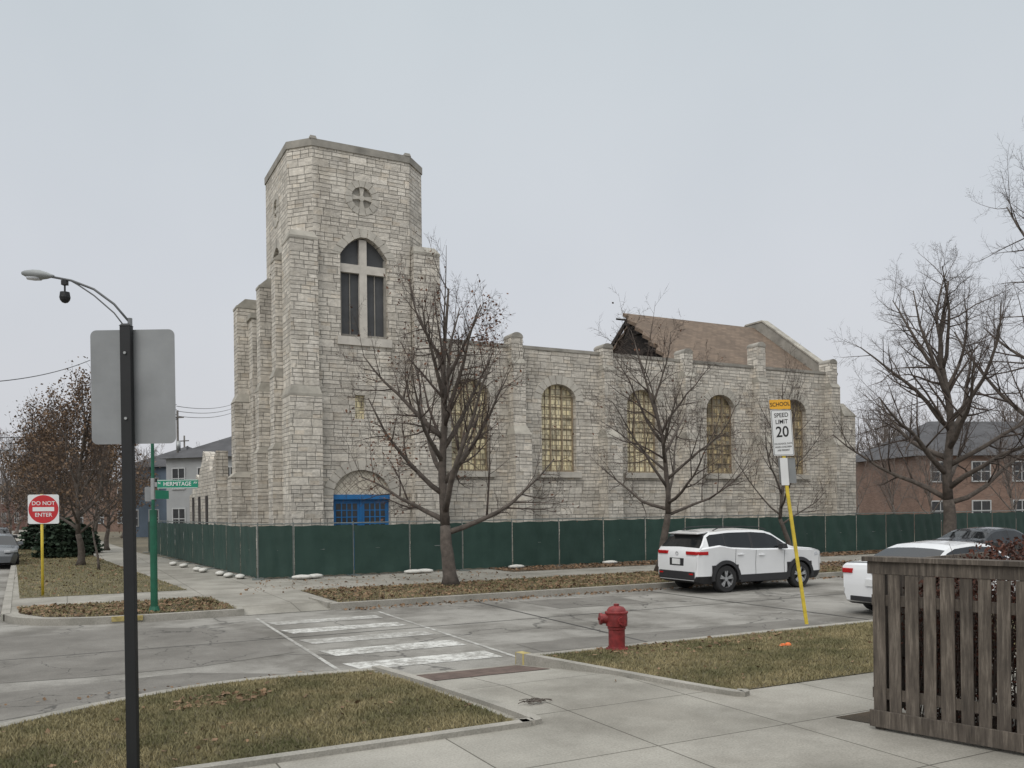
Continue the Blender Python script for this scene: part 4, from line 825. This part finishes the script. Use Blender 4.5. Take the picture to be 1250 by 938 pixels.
def car(name,label,paint,spec,loc,rot,grp='cars parked along the kerb'):
    Ln,top,belt,wid=spec['L'],spec['top'],spec['belt'],spec['w']; wr_=spec['r']; xw=spec['xw']; gb=spec['gb']; clad=spec.get('clad',False)
    e=empty(name,label,'car',loc,rot,1,grp); cx=Ln/2
    xs=sorted(set([round(v,3) for v in np.arange(0,Ln+.001,.04)]+[p[0] for p in top])); R=wr_+.055
    tm=max(z for x,z in top); rows=[]
    for x in xs:
        T=lerpf(top,x); B=min(lerpf(belt,x),T-.04); w0=lerpf(wid,x); zb=gb+max(0,.10-.35*x)+max(0,.08-.3*(Ln-x))
        for c in xw:
            if abs(x-c)<R: zb=max(zb,wr_+math.sqrt(R*R-(x-c)**2)-.01)
        D=T-B; k=min(1,max(0,(D-.05)/.45)); wr=w0*(.93-.20*k)
        z2=max(zb+.02,.46); z3=max(z2+.03,.74); z3=min(z3,T-.06); z4=max(B,z3+.01)
        D=T-z4
        rows.append([(0,zb),(w0*.88,zb),(w0*.975,min(z2,z3-.005)),(w0*.965,z3),(w0*1.0,z4),(w0*.94,z4+min(.035,.2*D)),(wr+.035,T-min(.09,.45*D)),(wr-.01,T-min(.03,.2*D)),(wr*.6,T+.0),(0,T+.012)])
    nb=G(); gls={}; cl=G()
    pil=spec['pillars']
    for i in range(len(xs)-1):
        xm=(xs[i]+xs[i+1])/2; Tm=lerpf(top,xm); Bm=lerpf(belt,xm); sl=abs((lerpf(top,xs[i+1])-lerpf(top,xs[i]))/(xs[i+1]-xs[i]))
        for j in range(9):
            for sg in (1,-1):
                q=[(xs[a]-cx,sg*rows[a][b][0],rows[a][b][1]) for a,b in ((i,j),(i+1,j),(i+1,j+1),(i,j+1))]
                zc=sum(p[2] for p in q)/4; tgt=nb
                if j==5 and Tm-Bm>.2 and spec['sg'][0]<xm<spec['sg'][1]:
                    kk=None
                    if not any(abs(xm-p)<.035 for p in pil): kk=('s',sg,sum(xm>p for p in pil))
                    tgt=cl if kk is None else gls.setdefault(kk,G())
                elif j in (7,8) and sl>.4 and Tm>Bm+.05 and Tm<tm-.05: tgt=gls.setdefault(('w',xm>cx),G())
                elif clad and (zc<.44 or (j<=2 and any(math.hypot(xm-c,zc-wr_)<R+.10 for c in xw))): tgt=cl
                elif not clad and zc<.26: tgt=cl
                tgt.add(q,[(0,1,2,3) if sg<0 else (3,2,1,0)])
    for i in (0,len(xs)-1):
        r=rows[i]; nb.add([(xs[i]-cx,y,z) for y,z in r]+[(xs[i]-cx,-y,z) for y,z in r[::-1]],[tuple(range(len(r)*2))])
    nb.obj('body',paint,e,smooth=True,sharp=20)
    if cl.v: cl.obj('lower_trim',CLAD,e,smooth=True,sharp=24)
    for kk,gg in gls.items(): gg.obj('side_window' if kk[0]=='s' else ('windscreen' if kk[1] else 'rear_window'),CARGL,e,smooth=True)
    wm=lerpf(wid,cx)
    G().box(-cx+.25,cx-.25,-wm*.80,wm*.80,gb+.05,.75).obj('underbody',CLAD,e)
    for c in xw:
        for sd in (-1,1): wheel(e,c-cx,sd*(wm-.11),wr_,sd)
    if clad:
        for sd in (-1,1):
            G().tube([(.72-cx,sd*.64,1.66),(.9-cx,sd*.655,1.73),(1.6-cx,sd*.66,1.755),(2.3-cx,sd*.66,1.735),(2.6-cx,sd*.65,1.66)],.014,6).obj('roof_rail',CLAD,e,smooth=True)
            for c in xw:
                V=[];n=14
                for k in range(n+1):
                    q=math.pi*(k/n)*1.06-.03*math.pi; 
                    for rr_,yy in ((R-.01,wm+.018),(R+.085,wm+.012),(R+.085,wm-.05)): V.append((c-cx+rr_*math.cos(q),sd*yy,wr_+rr_*math.sin(q)))
                G().add(V,[(3*k+m,3*k+m+1,3*k+m+4,3*k+m+3) for k in range(n) for m in (0,1)]).obj('wheel_arch_trim',CLAD,e)
            G().frus((xw[0]-cx+R+.06,xw[1]-cx-R-.06,min(sd*(wm-.03),sd*(wm+.015)),max(sd*(wm-.03),sd*(wm+.015)),.27),(xw[0]-cx+R+.07,xw[1]-cx-R-.07,min(sd*(wm-.03),sd*(wm+.010)),max(sd*(wm-.03),sd*(wm+.010)),.45)).obj('side_cladding',CLAD,e)
        G().add([(.20-cx,-.60,1.60),(.20-cx,.60,1.60),(.62-cx,.64,1.655),(.62-cx,-.64,1.655),(.22-cx,-.60,1.565),(.22-cx,.60,1.565),(.62-cx,.64,1.60),(.62-cx,-.64,1.60)],[(0,1,2,3),(4,5,6,7),(0,1,5,4),(1,2,6,5),(2,3,7,6),(3,0,4,7)]).obj('rear_spoiler',paint,e,bevel=.01)
        G().box(-cx-.025,-cx+.05,-.76,.76,.36,.58).obj('rear_bumper_cover',CLAD,e,bevel=.02)
        G().box(-cx-.002,-cx+.03,-.30,.30,.72,.93).obj('plate_recess',CLAD,e,bevel=.01)
        for sd in (-1,1): G().box(-cx-.032,-cx-.02,min(sd*.56,sd*.72),max(sd*.56,sd*.72),.50,.54).obj('reflector',TAIL,e)
    for sd in (-1,1):
        for x in spec['seams']:
            w0=lerpf(wid,x); G().add([(x-cx-.006,sd*(w0*1.0+.003),lerpf(belt,x)-.01),(x-cx+.006,sd*(w0*1.0+.003),lerpf(belt,x)-.01),(x-cx+.006,sd*(w0*.965+.004),.74),(x-cx-.006,sd*(w0*.965+.004),.74),(x-cx+.006,sd*(w0*.975+.004),.46),(x-cx-.006,sd*(w0*.975+.004),.46)],[(0,1,2,3),(3,2,4,5)]).obj('door_seam',CLAD,e)
        for x in spec['handles']: w0=lerpf(wid,x); G().box(x-cx-.1,x-cx+.1,min(sd*w0*.97,sd*(w0+.02)),max(sd*w0*.97,sd*(w0+.02)),lerpf(belt,x)-.16,lerpf(belt,x)-.125).obj('door_handle',paint,e,bevel=.008)
        xm=spec['mirror']; G().frus((xm-cx-.1,xm-cx+.08,min(sd*wm*.95,sd*(wm+.19)),max(sd*wm*.95,sd*(wm+.19)),lerpf(belt,xm)+.03),(xm-cx-.07,xm-cx+.05,min(sd*wm*.98,sd*(wm+.17)),max(sd*wm*.98,sd*(wm+.17)),lerpf(belt,xm)+.17)).obj('wing_mirror',paint if not clad else CLAD,e,bevel=.02)
        y0,y1=spec['tail'][0],spec['tail'][1]; z0,z1=spec['tail'][2:4]; xl=spec['tail'][4]
        we=lerpf(wid,.1)
        pl=[(-.008,y0),(-.008,y1*.93),(.06,we+.010),(xl,lerpf(wid,xl)+.010),(xl,lerpf(wid,xl)-.1),(.1,y0)]
        pl=[(x-cx,sd*y) for x,y in pl]; G().prism(pl if sd>0 else pl[::-1],z0,z1).obj('tail_light',TAIL,e,bevel=.012)
        hx=Ln-.38; G().prism([(hx-cx,sd*(lerpf(wid,hx)+.006)),(Ln-.12-cx,sd*(lerpf(wid,Ln-.12)+.012)),(Ln-.03-cx,sd*lerpf(wid,Ln)*.9),(Ln-.03-cx,sd*lerpf(wid,Ln)*.55),(hx-cx,sd*.5)][::sd],spec.get('hz',.70),spec.get('hz',.70)+.1).obj('headlight',HEADL,e,bevel=.01)
    G().box(-cx-.03,-cx+.01,-.16,.16,spec['plate'],spec['plate']+.15).obj('licence_plate',WHTS,e,bevel=.005)
    zl=spec['plate']; 
    if not clad: G().box(-cx-.03,-cx+.02,-.55,.55,gb+.1,gb+.2).obj('rear_bumper_insert',CLAD,e,bevel=.01)
    G().lathe([(.055,-.006),(.055,.004),(.04,.004),(.04,-.006),(.055,-.006)],18,(0,0,0),'x').obj('badge',RIM,e,(-cx-.012+.03,0,zl+.29))
    return e
SUV=dict(L=4.6,top=[(0,.70),(.01,.94),(.03,1.06),(.06,1.14),(.10,1.19),(.36,1.56),(.52,1.645),(1.2,1.69),(2.0,1.69),(2.5,1.655),(2.75,1.585),(3.32,1.23),(3.45,1.18),(4.15,1.12),(4.43,1.05),(4.56,.92),(4.6,.70)],
 belt=[(0,1.16),(.75,1.24),(1.15,1.17),(2.0,1.12),(3.4,1.09),(4.6,1.02)],w=[(0,.82),(.04,.87),(.2,.905),(.6,.925),(4.05,.925),(4.42,.88),(4.6,.76)],r=.365,xw=[.95,3.64],gb=.24,clad=True,sg=(.42,3.25),pillars=[.98,1.92,2.92],seams=[1.28,2.0,3.05],handles=[1.45,2.2],mirror=2.92,tail=(.40,.86,1.03,1.12,.34),plate=.76,hz=.90)
SED=dict(L=4.75,top=[(0,.6),(.02,.92),(.07,1.04),(.2,1.10),(.7,1.13),(.85,1.17),(1.3,1.375),(1.6,1.46),(2.2,1.50),(2.7,1.47),(2.95,1.39),(3.65,1.0),(3.8,.96),(4.3,.88),(4.6,.76),(4.75,.55)],
 belt=[(0,1.03),(1,1.04),(2,.98),(3.6,.94),(4.75,.9)],w=[(0,.74),(.06,.82),(.3,.885),(.8,.905),(3.9,.905),(4.4,.85),(4.75,.62)],r=.325,xw=[1.0,3.75],gb=.2,clad=False,sg=(.95,3.5),pillars=[1.3,2.2],seams=[1.45,2.25,3.2],handles=[1.6,2.4],mirror=3.1,tail=(.52,.82,.87,.97,.34),plate=.62)
def park(a,b,z=0): return W(a,b,z)
car('parked_suv','white compact SUV with black cladding parked beside the kerb',PWHITE,SUV,park(15.55,17.1),TH)
car('parked_sedan','white sedan with red tail lights parked at the grass kerb',PWHITE,SED,park(15.62,11.25),TH)
car('parked_car','black sedan parked ahead of the white SUV',PBLACK,SED,park(25.6,17.0),TH)
car('parked_car','grey sedan parked further along the street',PGREY,SED,park(31.6,17.1),TH)
car('parked_car','dark grey car parked along the side street',PGREY,SED,park(-2.6,41),TH+math.pi/2+.06+math.pi)
car('parked_car','black car parked behind another on the side street',PBLACK,SUV,park(-3.1,47.5),TH+math.pi/2+.06+math.pi)
car('parked_car','dark grey car parked along the side street',PGREY,SED,park(-3.5,54),TH+math.pi/2+.06+math.pi)
